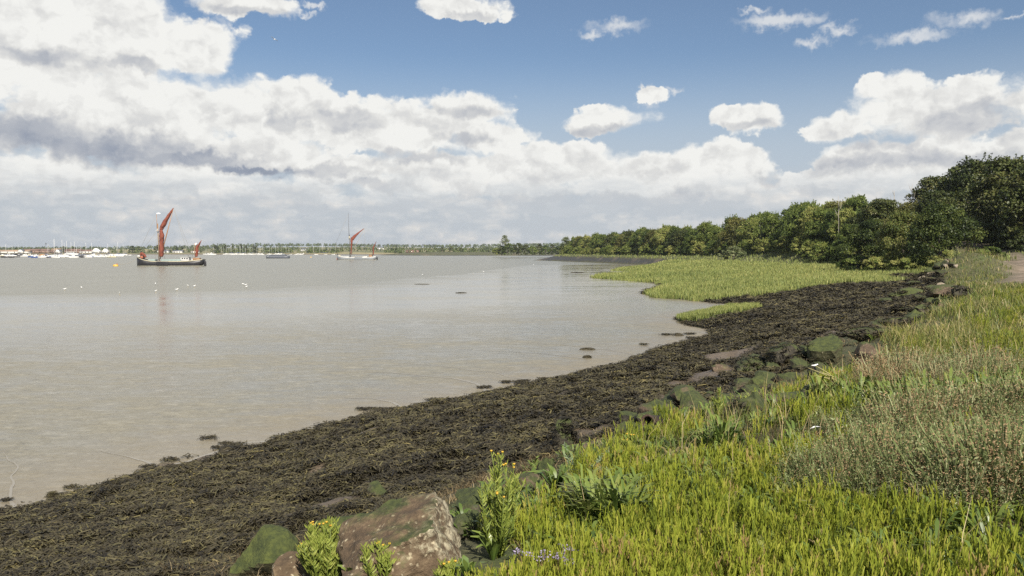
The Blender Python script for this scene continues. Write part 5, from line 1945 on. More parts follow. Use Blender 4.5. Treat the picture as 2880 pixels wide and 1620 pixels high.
spar('mast', [(0, 0, 1.2), (0, 0, 17)], [.22, .14], M_offwhite, t, 6)
boxes('cabin', [((.6, 0, 1.6), (4, 2, .7))], M_offwhite, t)

# passenger boat
x, y = at(187, 645.5)
t = thing('passenger_boat', 'long white passenger boat with a row of windows, moored on the left', 'boat', (x, y, 0))
Lp = 19
s = Soup()
rings = []
for q in range(12):
    f = q / 11
    b = 2.3 * min(1, .1 + math.sin(min(1, f / .3) * math.pi / 2))
    h = 1.5 + .8 * max(0, .4 - f)
    rings.append([(Lp / 2 - f * Lp, -b, h), (Lp / 2 - f * Lp, -b * .85, -.3), (Lp / 2 - f * Lp, b * .85, -.3), (Lp / 2 - f * Lp, b, h)])
s.loft(rings)
s.build('hull', M_slate, t, True)
sl = boxes('saloon', [((-2, 0, 2.35), (13, 3.8, 1.7)), ((-3.5, 0, 3.95), (7.5, 3.2, 1.5)), ((-3.5, 0, 4.8), (8, 3.6, .15))], M_offwhite, t)
for q in range(5):
    boxes('window', [((-6.3 + q * 1.4, -1.63, 4.05), (.9, .08, .8))], M_glass, sl)
spar('mast', [(2.0, 0, 3.2), (2.0, 0, 7.5)], .09, M_offwhite, t, 6)
boxes('samson_post', [((8.3, 0, 2.7), (.5, .5, 1.2))], M_offwhite, t)


# ------------------------------------------------------------------ gulls
M_gull = paint('white_plumage', (0.80, 0.80, 0.79), 0.7, 0.03, 4)
M_gullw = paint('grey_wing', (0.42, 0.44, 0.46), 0.7, 0.05, 4)
M_beak = paint('yellow_beak', (0.65, 0.42, 0.06), 0.5, 0.05, 4)


def gull(fly=False):
    t = thing('gull', '-', 'gull')
    z0 = 0 if fly else .17
    prof = [(-.27, .02, .16), (-.20, .035, .15), (-.10, .075, .15), (.0, .095, .155), (.08, .085, .175), (.13, .055, .225), (.16, .047, .27), (.195, .047, .29), (.225, .03, .285), (.24, .012, .28)]
    s = Soup()
    s.loft([[(x, math.cos(a) * r, z0 + z - .08 + math.sin(a) * r) for a in np.linspace(0, 6.283, 9, endpoint=False)] for x, r, z in prof])
    s.build('body', M_gull, t, True)
    s = Soup()
    s.tube([(.235, 0, z0 + .2), (.285, 0, z0 + .19)], [.014, .005], 5)
    s.build('beak', M_beak, t, True)
    for sg in (-1, 1):
        s = Soup()
        if fly:
            s.loft([[(.08 - .05 * abs(q), sg * q, z0 + .12 + .12 * q - .10 * q * q), (-.05 - .02 * q, sg * q, z0 + .13 + .12 * q - .10 * q * q), (-.05 - .02 * q, sg * q, z0 + .115 + .12 * q - .10 * q * q)] for q in (.05, .25, .45, .65)])
        else:
            s.loft([[(x, sg * (w + .012), z0 + z), (x, sg * (w + .03), z0 + z - .03), (x, sg * (w + .005), z0 + z - .07)] for x, w, z in ((.09, .06, .12), (0, .075, .12), (-.12, .06, .10), (-.24, .02, .09), (-.31, .005, .09))])
        s.build('wing', M_gullw, t, True)
    if not fly:
        for sg in (-1, 1):
            s = Soup()
            s.tube([(.0, sg * .03, z0 + .0), (0, sg * .03, 0), (.05, sg * .03, .004)], [.012, .01, .008], 5)
            s.build('leg', M_beak, t, True)
    return t


gp = gull()
GUL = [(163, 730, 0.2, 'left of all the others'), (205, 726, 1.2, 'second from the left'), (301, 741, 2.6, 'alone and nearest the viewer'), (391, 716, 0.9, 'farther out above the sail reflection'),
       (392, 735, 3.0, 'beside the reflection of the red sail'), (445, 731, 0.3, 'just right of the sail reflection'), (473, 721, 2.2, 'farther out between two others'), (489, 722, 0.1, 'right of the reflection, one of a close pair'),
       (612, 717, 1.7, 'first of the three close together'), (618, 719, 3.3, 'brightest of the three close together'), (620, 724, 0.6, 'nearest of the three close together'),
       (1063, 693, 1.0, 'above the dark drift weed'), (1190, 690, 2.5, 'left of the pair by the curving water line'), (1216, 685, 0.4, 'right of the pair by the curving water line'), (1342, 667, 0.0, 'at the far end of the water line'), (1777, 683, 2.0, 'in front of the grass tongues'), (1586, 682.5, 1.4, 'between the two tongues of marsh grass')]
first = True
for u, v, rz, lab in GUL:
    x, y = at(u, v, .03)
    o = gp if first else copy_tree(gp)
    first = False
    o.location = (x, y, max(-.02, float(mud_z(np.array([[x, y]]))[0]) - .005))
    o.rotation_euler = (0, 0, rz * 2)
    o.scale = (.88,) * 3
    o['label'] = 'white gull at the water\'s edge, ' + lab if u < 1500 else 'white gull on the mud ' + lab
    o['group'] = 'gulls standing on the mud'
gf = gull(True)
x, y, z = at_dist(690, 100, 150)
gf.location = (x, y, z)
gf.rotation_euler = (0.3, 0, 2.6)
gf.scale = (1.2,) * 3
gf['label'] = 'white gull flying high against the blue sky'

# ------------------------------------------------------------------ stones
def stone_mat(name, cols, moss=0.5, moss_col=((0.020, 0.028, 0.008), (0.062, 0.075, 0.016)), spots=0.0, lichen=0.0):
    m, N = material(name)
    p = obj_coord(N)
    n1 = N.noise(p, 2.6, 6, 0.65)
    n2 = N.noise(p, 13.0, 6, 0.7)
    c = N.ramp(N.math('MULTIPLY_ADD', n2, 0.55, N.math('MULTIPLY', n1, 0.45)), [(0.32, cols[0]), (0.5, cols[1]), (0.66, cols[2])])
    if lichen:
        sx = N.n.new('ShaderNodeSeparateXYZ')
        N.l.new(p, sx.inputs[0])
        side = N.math('ADD', N.math('MULTIPLY', sx.outputs[0], 1.0), N.math('MULTIPLY', sx.outputs[2], -0.25))
        lm = N.smooth(N.math('ADD', side, N.math('MULTIPLY', N.math('SUBTRACT', n1, 0.5), 1.8)), 0.22, 0.46)
        lm = N.math('MULTIPLY', lm, N.smooth(n2, 0.40, 0.56))
        c = N.mix(N.math('MULTIPLY', lm, lichen), c, N.ramp(n2, [(0.4, (0.17, 0.16, 0.10)), (0.62, (0.46, 0.42, 0.30))]))
    if spots:
        v = N.voronoi(N.vec('ADD', p, N.vec('SCALE', N.noise(p, 20, 2, .5, out='Color'), .06)), 21.0, 'F1')
        sm = N.math('MULTIPLY', N.smooth(v, 0.34, 0.16), N.smooth(N.noise(p, 5.0, 4, .7), 0.44, 0.56))
        c = N.mix(N.math('MULTIPLY', sm, spots), c, (0.42, 0.36, 0.24))
    if moss:
        g = N.n.new('ShaderNodeNewGeometry')
        sn = N.n.new('ShaderNodeSeparateXYZ')
        N.l.new(g.outputs['Normal'], sn.inputs[0])
        mm = N.smooth(N.math('ADD', N.math('MULTIPLY', sn.outputs[2], 0.35), n1), 0.78 - moss * 0.5, 0.98 - moss * 0.5)
        c = N.mix(mm, c, N.ramp(n2, [(0.35, moss_col[0]), (0.65, moss_col[1])]))
    N.put(N.b.inputs['Base Color'], c)
    N.b.inputs['Roughness'].default_value = 0.88
    N.put(N.b.inputs['Normal'], N.bump(N.math('MULTIPLY_ADD', n2, 0.8, n1), 0.9, 0.05))
    return m


MS_moss = stone_mat('mossy_stone', ((0.030, 0.026, 0.018), (0.075, 0.062, 0.042), (0.16, 0.135, 0.095)), 0.55, spots=.3)
MS_green = stone_mat('green_stone', ((0.030, 0.026, 0.013), (0.06, 0.058, 0.024), (0.13, 0.12, 0.06)), 0.72, ((0.022, 0.032, 0.008), (0.078, 0.092, 0.018)), spots=.7)
MS_dark = stone_mat('dark_stone', ((0.012, 0.011, 0.009), (0.035, 0.030, 0.020), (0.085, 0.070, 0.045)), 0.45, spots=.2)
MS_brown = stone_mat('brown_stone', ((0.036, 0.024, 0.013), (0.098, 0.066, 0.037), (0.21, 0.155, 0.092)), 0.05, spots=.9, lichen=0.7)
MS_rust = stone_mat('rusty_stone', ((0.042, 0.030, 0.020), (0.098, 0.068, 0.045), (0.17, 0.125, 0.085)), 0.35, spots=.4)
MS_pale = stone_mat('pale_stone', ((0.13, 0.10, 0.07), (0.27, 0.22, 0.16), (0.46, 0.40, 0.31)), 0.15)
MS_brick = stone_mat('worn_brick', ((0.16, 0.07, 0.035), (0.30, 0.14, 0.075), (0.42, 0.23, 0.14)), 0.05)


def ico(n):
    bm = bmesh.new()
    bmesh.ops.create_icosphere(bm, subdivisions=n, radius=1)
    V = np.array([v.co[:] for v in bm.verts])
    Fc = np.array([[v.index for v in f.verts] for f in bm.faces])
    bm.free()
    return V, Fc


ICO = {k: ico(k) for k in (2, 3, 4, 5)}


def rock_mesh(seed, size, planes=9, sub=4, rough=0.05, fixed=(), soft=0.02):
    g = np.random.default_rng(seed)
    D, Fc = ICO[sub]
    pl = [(np.array(n_, float) / np.linalg.norm(n_), d) for n_, d in fixed]
    for k in range(planes):
        n_ = g.normal(0, 1, 3)
        n_ /= np.linalg.norm(n_)
        pl.append((n_, g.uniform(0.50, 0.84)))
    r = np.full(len(D), 1.15)
    for n_, d in pl:
        c = D @ n_
        r = np.minimum(r, np.where(c > 0.05, d / np.maximum(c, 0.05), 9))
    X = D * r[:, None]
    for f, a in ((1.7, rough * 1.6), (4.1, rough * .8), (9.5, rough * .45)):
        o = g.uniform(0, 50, 3)
        X = X + D * np.array([mnoise.noise(Vector(q * f + o)) for q in X])[:, None] * a
    return X * np.array(size), Fc


def rock(label, u, v, wpx, hpx, z, mat, seed, deep=0.9, rz=0.0, tilt=(0, 0), sink=0.25, group=None, name='rock', sub=4, **kw):
    """a stone whose foot is seen at (u, v), wpx wide and hpx tall there"""
    x, y = ground_at(u, v) if z is None else at(u, v, z)
    z = gz(x, y) if z is None else z
    sc = S / F_PX * y
    w, h = wpx * sc, hpx * sc
    X, Fc = rock_mesh(seed, (w * .56, w * .56 * deep, h * .62), sub=sub, **kw)
    o = mk(name, X, Fc, mat, smooth=True)
    o.location = (x, y + w * .3 * deep, z + h * (.5 - sink))
    o.rotation_euler = (tilt[0], tilt[1], rz)
    md = o.modifiers.new('edges', 'EDGE_SPLIT')
    md.split_angle = R(15)
    tag(o, label, 'rock', group or 'stones along the top of the weed')
    return o


# the big slab in the foreground
o = rock('largest brown boulder in the foreground, flat sloping top speckled with pale lichen', 968, 1460, 366, 226, None, MS_brown, 4, deep=.80, rz=R(16), tilt=(R(10), R(-17)), sub=5, sink=.34,
         planes=5, rough=.085, fixed=(((0, 0, 1), .50), ((0.95, -0.25, .18), .74), ((-0.85, -.3, .3), .95), ((.1, -1, .28), .70), ((.1, 1, .1), .8)))
o.modifiers['edges'].split_angle = R(30)
ROCKS = [
    ('bright green mossy boulder at the lower left of the largest brown boulder', 655, 1462, 150, 120, 2.45, MS_green, 21, .9, .2),
    ('low brown stone wedged between the green mossy boulder and the largest brown one', 740, 1462, 100, 60, 2.55, MS_brown, 22, .9, .8),
    ('flat moss topped slab just behind the largest brown boulder', 868, 1345, 140, 40, 2.45, MS_moss, 23, .8, .1),
    ('square mossy block with a dark hollow beside it, right of the largest brown boulder', 1207, 1292, 120, 84, 2.45, MS_moss, 24, .9, .2),
    ('low mossy stone in front of the square block beside the tall golden samphire', 1180, 1352, 90, 58, 2.6, MS_moss, 25, .9, .6),
    ('dull green stone under the tall golden samphire', 1290, 1330, 110, 50, 2.65, MS_dark, 26, .9, 1.2),
    ('round green topped stone behind the rosette of strap leaves', 1372, 1215, 58, 66, 2.55, MS_green, 27, .9, .1),
    ('reddish stone left of the rosette of strap leaves', 1322, 1235, 62, 56, 2.5, MS_rust, 28, .9, .4),
    ('dark split stone below the silvery wormwood', 1455, 1262, 90, 50, 2.75, MS_dark, 29, .9, .2),
    ('wide dark flat stone to the right of the split one', 1525, 1278, 95, 36, 2.85, MS_dark, 30, .8, .3),
    ('low dark stone left of the split one', 1412, 1292, 60, 40, 2.8, MS_moss, 31, .9, 1.0),
    ('mossy stone beside the mouth of the old pipe', 1592, 1108, 66, 44, 2.45, MS_moss, 32, .9, .4),
    ('green stone in front of the old pipe', 1650, 1112, 74, 36, 2.55, MS_green, 33, .9, .9),
    ('weed hung dark lump standing out of the lower slope left of the pipe', 1425, 1128, 56, 72, 1.95, MS_dark, 34, .9, .2),
    ('upright angular mossy block with striped faces', 1868, 1062, 78, 66, 2.55, MS_moss, 35, .9, .6),
    ('second angular block leaning on the striped one', 1908, 1052, 58, 62, 2.6, MS_moss, 36, .9, 1.1),
    ('rust brown slab lying level behind the angular blocks', 1985, 1022, 120, 34, 2.65, MS_rust, 37, .6, .05),
    ('small green stone behind the rust brown slab', 1968, 992, 50, 30, 2.4, MS_green, 38, .9, .2),
    ('green wedge shaped stone left of the small green one', 1905, 985, 52, 40, 2.3, MS_green, 39, .9, .7),
    ('brownish mossy stone at the right end of the rust brown slab', 2062, 1010, 70, 40, 2.75, MS_moss, 40, .9, .5),
    ('large green mossy boulder with barnacles, highest on the right of the weed', 2092, 912, 118, 66, 2.35, MS_green, 41, .8, .15),
    ('dark shadowed stone under the left side of the barnacled boulder', 2042, 920, 66, 40, 2.2, MS_dark, 42, .9, .4),
    ('brown encrusted boulder against the bank right of the barnacled one', 2178, 934, 62, 66, 2.7, MS_rust, 43, .9, .2),
    ('weed covered hump left of the barnacled boulder', 1898, 940, 110, 46, 1.95, MS_dark, 44, .9, .2),
    ('second weed covered hump joining the barnacled boulder', 1970, 925, 90, 56, 2.1, MS_dark, 45, .9, .9),
    ('long dark stone at the foot of the bank behind the brown encrusted boulder', 2195, 855, 110, 26, 2.4, MS_dark, 46, .6, .1),
    ('dark stone jutting from the grass edge', 2262, 822, 90, 24, 2.5, MS_dark, 47, .6, .3),
    ('long green dark ledge below the straw coloured bank', 2345, 792, 110, 26, 2.6, MS_moss, 48, .5, .1),
    ('rusty flat topped outcrop at the top of the weed cove', 2385, 752, 72, 34, 2.7, MS_rust, 49, .7, .2),
    ('dark round outcrop at the right end of the weed cove', 2424, 752, 52, 32, 2.8, MS_dark, 50, .7, .6),
    ('pale stone on top of the rusty outcrop', 2368, 728, 24, 14, 2.95, MS_pale, 51, .8, .2),
    ('dark green stone below the rusty outcrop', 2330, 765, 70, 24, 2.4, MS_moss, 52, .7, .3),
    ('mossy green ledge in the middle of the weed cove', 2290, 748, 80, 22, 2.2, MS_green, 53, .7, .3),
    ('small mossy stone left in the weed cove', 2240, 765, 50, 16, 1.9, MS_moss, 54, .7, .3),
    ('low mossy stone at the upper edge of the weed cove', 2310, 722, 50, 14, 2.5, MS_moss, 55, .7, .7),
    ('pale stone where the marsh grass meets the bank', 2322, 704, 18, 10, 2.6, MS_pale, 56, .8, .7),
    ('brown stone beside the pale one at the marsh corner', 2342, 706, 26, 10, 2.65, MS_rust, 57, .8, .7),
    ('dark stone between the mossy ledges of the weed cove', 2275, 790, 70, 22, 2.3, MS_dark, 58, .7, .2),
    ('green brown stone at the bank foot between two dark ones', 2300, 808, 60, 20, 2.55, MS_moss, 59, .7, .9),
]
for lab, u, v, w, h, z, m, sd_, dp, rz in ROCKS:
    rock(lab, u, v, w, h * 1.12, None, m, sd_, deep=dp, rz=rz, sub=4, planes=9, rough=.05)

# weed hanging over the stones that stand in it
Pq, Zq = [], []
gw = np.random.default_rng(5)
for o in list(COL.objects):
    if o.get('group') == 'stones along the top of the weed' and o.location.y > 9.5 and o.data.materials[0] in (MS_dark, MS_moss, MS_rust, MS_green):
        n = len(o.data.vertices)
        co = np.empty(n * 3)
        o.data.vertices.foreach_get('co', co)
        co = co.reshape(-1, 3)
        M = np.array(Matrix.LocRotScale(o.location, o.rotation_euler, o.scale))
        wc = co @ M[:3, :3].T + M[:3, 3]
        lo, hi = wc[:, 2].min(), wc[:, 2].max()
        lim = {'dark_stone': 1.1, 'mossy_stone': .72, 'green_stone': .6, 'rusty_stone': .62}[o.data.materials[0].name]
        f = (wc[:, 2] - lo) / (hi - lo)
        ok = (f > .25) & (f < lim + .25 * vnoise(wc[:, :2], 2.5, 3)) & (gw.random(n) < .16)
        Pq.append(wc[ok])
Pq = np.concatenate(Pq)
Vs, Fs, Ts, nn = [], [], [], 0
for k in range(4):
    TV, TF, TT = frond(k)
    Q = Pq[k::4]
    sc = np.clip((Q[:, 1] / 11) ** 0.72, .75, 4) * gw.uniform(.7, 1.2, len(Q))
    V, Fq, T = stamp(TV * np.array((1, 1, .8)), TF, TT, Q[:, :2], Q[:, 2] - .015, sc, gw.random(len(Q)) * 6.28, gw.normal(.36, .12, len(Q)), .35)
    Vs.append(V)
    Fs.append(Fq + nn)
    Ts.append(T)
    nn += len(V)
o = mk('hanging_seaweed', np.concatenate(Vs), np.concatenate(Fs), m_weed, {'tint': np.concatenate(Ts)})
tag(o, 'dark weed draped over the stones along the top of the slope', 'seaweed', kind='stuff')

# smaller stones strewn along the top of the weed
gs = random.Random(55)
for k in range(70):
    s0 = gs.uniform(0, 1)
    j = gs.randrange(3, 10)
    f = gs.random()
    x = L1[j][0] * (1 - f) + L1[j + 1][0] * f + gs.gauss(.4, .8)
    y = L1[j][1] * (1 - f) + L1[j + 1][1] * f + gs.gauss(-.2, .8)
    if y < 6.5:
        continue
    r_ = gs.uniform(.10, .30) * (1 + y / 50)
    X, Fc = rock_mesh(900 + k, (r_ * 1.25, r_, r_ * .7), sub=3, planes=14, rough=.06)
    o = mk('small_stone', X, Fc, [MS_dark, MS_moss, MS_dark, MS_rust, MS_green][k % 5], smooth=True)
    md = o.modifiers.new('edges', 'EDGE_SPLIT')
    md.split_angle = R(15)
    o.location = (x, y, gz(x, y) + r_ * .12)
    o.rotation_euler = (gs.uniform(-.3, .3), gs.uniform(-.3, .3), gs.uniform(0, 6))
    tag(o, 'small half buried stone along the line where the weed meets the bank', 'stone', 'small stones at the foot of the bank')

# rubble on the mound
g = random.Random(9)
POS = [('at the left foot', 2318, 659), ('at the left foot, half buried', 2327, 663), ('low on the left', 2336, 656), ('with a pale top', 2345, 651), ('low in front', 2352, 664), ('in the middle, tallest', 2359, 650),
       ('in the middle, flat', 2366, 658), ('near the top', 2372, 645), ('at the top, pale', 2380, 641), ('top right, square', 2388, 646), ('right of the middle', 2383, 655), ('low on the right', 2394, 660),
       ('lying along the foot', 2376, 668), ('long and orange', 2392, 667), ('at the right end', 2405, 652), ('high on the right', 2398, 641)]
for k, (lab, u, v) in enumerate(POS):
    y = 73 + g.uniform(0, 2.5)
    px, _, pz = at_dist(u, v, y)
    X, Fc = rock_mesh(400 + k, (g.uniform(.22, .45), g.uniform(.2, .35), g.uniform(.14, .28)), sub=2, rough=.07)
    o = mk('rubble_stone', X, Fc, [MS_pale, MS_rust, MS_pale, MS_moss][k % 4])
    o.location = (px, y, gz(px, y) + .12)
    o.rotation_euler = (g.uniform(-.3, .3), g.uniform(-.3, .3), g.uniform(0, 6))
    tag(o, 'rubble stone on the grassy mound by the track, ' + lab, 'stone', 'rubble on the mound')

# brick, pipe, litter
x, y = ground_at(2110, 958)
s = Soup()
s.box((0, 0, 0), (.30, .16, .13))
o = s.build('brick', MS_brick)
md = o.modifiers.new('bevel', 'BEVEL')
md.width = .018
md.segments = 2
md = o.modifiers.new('sub', 'SUBSURF')
md.levels = md.render_levels = 2
md.subdivision_type = 'SIMPLE'
o.location = (x, y, gz(x, y) + .10)
o.rotation_euler = (.1, -.12, -.15)
tag(o, 'worn orange brick lying among the stones by the straw stalks', 'brick')
x, y = ground_at(1640, 1080)
s = Soup()
a = np.linspace(0, 2 * math.pi, 20, endpoint=False)
prof = [(-.20, .085), (.14, .085), (.16, .098), (.16, .072), (.14, .066), (-.1, .066)]
s.loft([[(xx, math.cos(q) * r, math.sin(q) * r) for q in a] for xx, r in prof])
m_pipe = paint('rusted_iron', (0.060, 0.034, 0.024), .8, .3, 6, .5)
o = s.build('pipe', m_pipe, None, True)
o.location = (x, y, gz(x, y) + .09)
o.rotation_euler = (0, R(-10), R(-120))
tag(o, 'short length of rusty iron pipe with its dark open end lying on the stones', 'pipe')
# feather and scrap
def feather(u, v, ln, rz, lab, tz=.0):
    x, y = ground_at(u, v)
    z = gz(x, y)
    t = thing('feather', lab, 'feather', (x, y, z + tz), rz)
    s = Soup()
    s.tube([(-ln * .2, 0, 0), (ln * .4, 0, .015), (ln, 0, 0)], [.004, .003, .001], 5)
    s.build('quill', M_offwhite, t)
    s = Soup()
    V, Fq = strip([(0, 0, .004), (ln * .3, 0, .016), (ln * .7, 0, .012), (ln, 0, .002)], ln * .26, (0, 0, 1), (.5, 1, .9, .1))
    s.add(np.concatenate([V, V + (0, 0, .003)]), np.concatenate([Fq, Fq + len(V)]))
    s.build('vane', M_gull, t)
    return t


feather(2042, 1112, .12, .3, 'white feather lying on the plants in the middle of the bank', .14)

# ------------------------------------------------------------------ plants one can tell apart
m_gs = leafy('golden_samphire', [(0.0, (0.065, 0.095, 0.018)), (0.35, (0.160, 0.205, 0.036)), (0.65, (0.275, 0.315, 0.065)), (1.0, (0.40, 0.41, 0.12))], .42, .28)
m_fl = paint('yellow_petals', (0.52, 0.32, 0.03), .6, .1, 20)
m_stem = paint('reddish_stem', (0.13, 0.085, 0.035), .6, .15, 10)


def golden_samphire(label, u, v, hpx, n, spread, z, seed, bushy=1.0, flowers=3):
    x, y = ground_at(u, v)
    H = hpx * S / F_PX * y
    t = thing('golden_samphire', label, 'plant', (x, y, gz(x, y) - .02), 0, 'golden samphire plants')
    g = random.Random(seed)
    for k in range(n):
        a = g.uniform(0, 6.283)
        h = H * (1.0 if k == 0 else g.uniform(.55, .92))
        r = spread * H * math.sqrt(g.random()) * (0.15 if k == 0 else 1)
        b = Vector((math.cos(a) * r * .25, math.sin(a) * r * .25, 0))
        e = Vector((math.cos(a) * r, math.sin(a) * r, h))
        m1 = b.lerp(e, .5) + Vector((math.cos(a) * r * .1, math.sin(a) * r * .1, 0))
        s = Soup()
        pts = [b, m1, e]
        s.tube(pts, [.007, .006, .003], 5, tint=.25)
        nl = int(h / .009 * bushy)
        fork = [e]
        tips = [(e, Vector((0, 0, 1)))]
        for q in range(g.randint(2, 4)):
            t0 = g.uniform(.62, .9)
            b0 = b.lerp(e, t0)
            aa = g.uniform(0, 6.283)
            e0 = b0 + Vector((math.cos(aa) * .045, math.sin(aa) * .045, (1.03 - t0) * h))
            s.tube([b0, e0], [.004, .003], 4, tint=.35)
            tips.append((e0, (e0 - b0).normalized()))
            for l in range(9):
                c = b0.lerp(e0, g.random())
                an = g.uniform(0, 6.283)
                ln = g.uniform(.025, .045)
                d = Vector((math.cos(an) * .6, math.sin(an) * .6, g.uniform(.5, 1.1))).normalized()
                V, Fq = strip([c, c + d * ln * .5, c + d * ln + Vector((0, 0, ln * .25))], .0085, (math.sin(an), -math.cos(an), .2), (.7, 1, .4))
                s.add(V, Fq, np.clip(g.gauss(.6, .12), 0, 1))
        for l in range(nl):
            tt = g.random() ** .85
            c = b.lerp(m1, tt * 2) if tt < .5 else m1.lerp(e, tt * 2 - 1)
            an = l * 2.4 + g.uniform(-.4, .4)
            ln = g.uniform(.035, .065) * (1.1 - .35 * tt)
            d = Vector((math.cos(an) * .8, math.sin(an) * .8, g.uniform(.35, .9))).normalized()
            V, Fq = strip([c, c + d * ln * .5, c + d * ln + Vector((0, 0, ln * .3))], .0085, (math.sin(an) + g.uniform(-.4, .4), -math.cos(an), .5), (.6, 1, .35))
            s.add(V, Fq, np.clip(g.gauss(.35 + .35 * tt, .13), 0, 1))
        st = s.build('stem', m_gs, t)
        if k < flowers:
            for tip, d in tips[:4]:
                f = Soup()
                ring = [(math.cos(q) * .010, math.sin(q) * .010) for q in np.linspace(0, 6.283, 8, endpoint=False)]
                f.loft([[(tip.x + c_ * .4, tip.y + s_ * .4, tip.z) for c_, s_ in ring], [(tip.x + c_, tip.y + s_, tip.z + .010) for c_, s_ in ring], [(tip.x + c_ * .8, tip.y + s_ * .8, tip.z + .014) for c_, s_ in ring]])
                f.build('flower_head', m_fl, st)
    return t


golden_samphire('tallest golden samphire, one stem with orange yellow flowers right of the largest boulder', 1247, 1402, 268, 13, .26, 2.75, 1, 1.0, 3)
golden_samphire('bushy golden samphire in front of the left part of the largest boulder, several yellow flowers', 822, 1472, 158, 46, .55, 2.85, 2, 1.2, 3)
golden_samphire('smaller golden samphire in front of the middle of the largest boulder with one flower', 962, 1472, 104, 24, .6, 2.9, 3, 1.2, 1)
golden_samphire('thin golden samphire sprig growing on the pale right face of the largest boulder', 1086, 1400, 72, 3, .12, 3.0, 4, 1.0, 0)
golden_samphire('slender golden samphire standing dark above the weed left of the angular blocks', 1806, 1066, 88, 4, .16, 2.75, 5, 1.2, 0)
golden_samphire('golden samphire sprig above the mossy stone by the pipe', 1708, 1075, 42, 4, .3, 2.75, 6, 1.0, 0)
golden_samphire('golden samphire beside the silvery wormwood on its right', 1588, 1160, 70, 7, .4, 2.85, 7, 1.0, 2)
golden_samphire('low golden samphire at the lower edge right of the largest boulder', 1128, 1470, 56, 8, .6, 2.95, 8, 1.0, 1)


def leafy_plant(label, u, v, hpx, n, z, seed, wd=(.025, .05), spread=.8, name='sea_beet'):
    x, y = ground_at(u, v)
    H = hpx * S / F_PX * y
    t = thing(name, label, 'plant', (x, y, gz(x, y) - .01), 0, 'broad leaved plants on the bank')
    g = random.Random(seed)
    for k in range(n):
        a = k * 2.4 + g.uniform(-.3, .3)
        l = H * g.uniform(.75, 1.1)
        out = spread * g.uniform(.25, 1.0)
        d = Vector((math.cos(a), math.sin(a), 0))
        pts = [d * .01, d * l * .28 * out + Vector((0, 0, l * .42)), d * l * .6 * out + Vector((0, 0, l * .78)), d * l * .98 * out + Vector((0, 0, l * (1.0 - .28 * out)))]
        V, Fq = strip(pts, g.uniform(*wd) * H / .25, (0, 0, 1) if out > .3 else (d.y, -d.x, .4), (.25, .75, 1.0, .15))
        V[1::2, 2] += .006
        s = Soup()
        s.add(V, Fq, np.clip(np.repeat([.25, .42, .55, .62], 2) + g.gauss(0, .1), 0, .9))
        s.build('leaf', m_broad2, t, True)
    return t


m_broad2 = leafy('beet_leaf', [(0.0, (0.035, 0.065, 0.014)), (0.4, (0.095, 0.150, 0.030)), (0.7, (0.190, 0.240, 0.055)), (1.0, (0.30, 0.32, 0.10))], 0.35, 0.25, spec=0.5)
leafy_plant('rosette of bright strap leaves behind the tall golden samphire', 1398, 1247, 86, 26, 2.75, 1, (.022, .040), .95)
leafy_plant('clump of broad upright leaves right of the silvery wormwood', 1548, 1190, 64, 14, 2.85, 2, (.035, .06), .7)
leafy_plant('broad triangular leaves below the rosette of strap leaves', 1362, 1312, 66, 11, 2.9, 3, (.05, .09), .8)
leafy_plant('strap leaves spreading round the foot of the tall golden samphire', 1240, 1412, 84, 22, 2.85, 4, (.022, .036), .9)
leafy_plant('wide grey green leaves at the bottom edge right of the largest boulder', 1178, 1466, 66, 12, 2.95, 5, (.05, .08), .9)
leafy_plant('pair of long arching leaves beside the angular blocks', 1862 + 60, 1090, 52, 7, 3.0, 6, (.02, .035), 1.1)
leafy_plant('clump of strap leaves in front of the dark flat stone', 1590, 1262, 70, 20, 2.95, 7, (.022, .036), .8)
leafy_plant('long pointed leaf clump beside the bushy golden samphire', 885, 1470, 70, 9, 2.85, 8, (.03, .05), 1.1)

# silvery wormwood
x, y = ground_at(1470, 1206)
t = thing('wormwood', 'silvery feathery wormwood bush between the strap leaf rosette and the broad leaves', 'plant', (x, y, gz(x, y)))
m_worm = leafy('wormwood_leaf', [(0, (0.12, 0.17, 0.09)), (.5, (0.22, 0.29, 0.16)), (1, (0.34, 0.40, 0.25))], .6, .2)
g = random.Random(4)
for k in range(18):
    a = g.uniform(0, 6.28)
    l = g.uniform(.22, .40)
    e = g.uniform(.3, .9)
    s = Soup()
    b = Vector((0, 0, 0))
    tip = Vector((math.cos(a) * l * (1.1 - e * .6), math.sin(a) * l * (1.1 - e * .6), l * e * .9))
    s.tube([b, b.lerp(tip, .5) + Vector((0, 0, .03)), tip], [.004, .003, .001], 4, tint=.3)
    for q in range(46):
        c = b.lerp(tip, g.uniform(.2, 1)) + Vector((0, 0, .015))
        d = Vector((g.gauss(0, 1), g.gauss(0, 1), g.gauss(.3, .6))).normalized()
        V, Fq = strip([c, c + d * .02, c + d * .04], .006, (g.gauss(0, 1), g.gauss(0, 1), g.gauss(0, 1)), (.6, 1, .3))
        s.add(V, Fq, g.uniform(.2, 1))
    s.build('frond', m_worm, t)

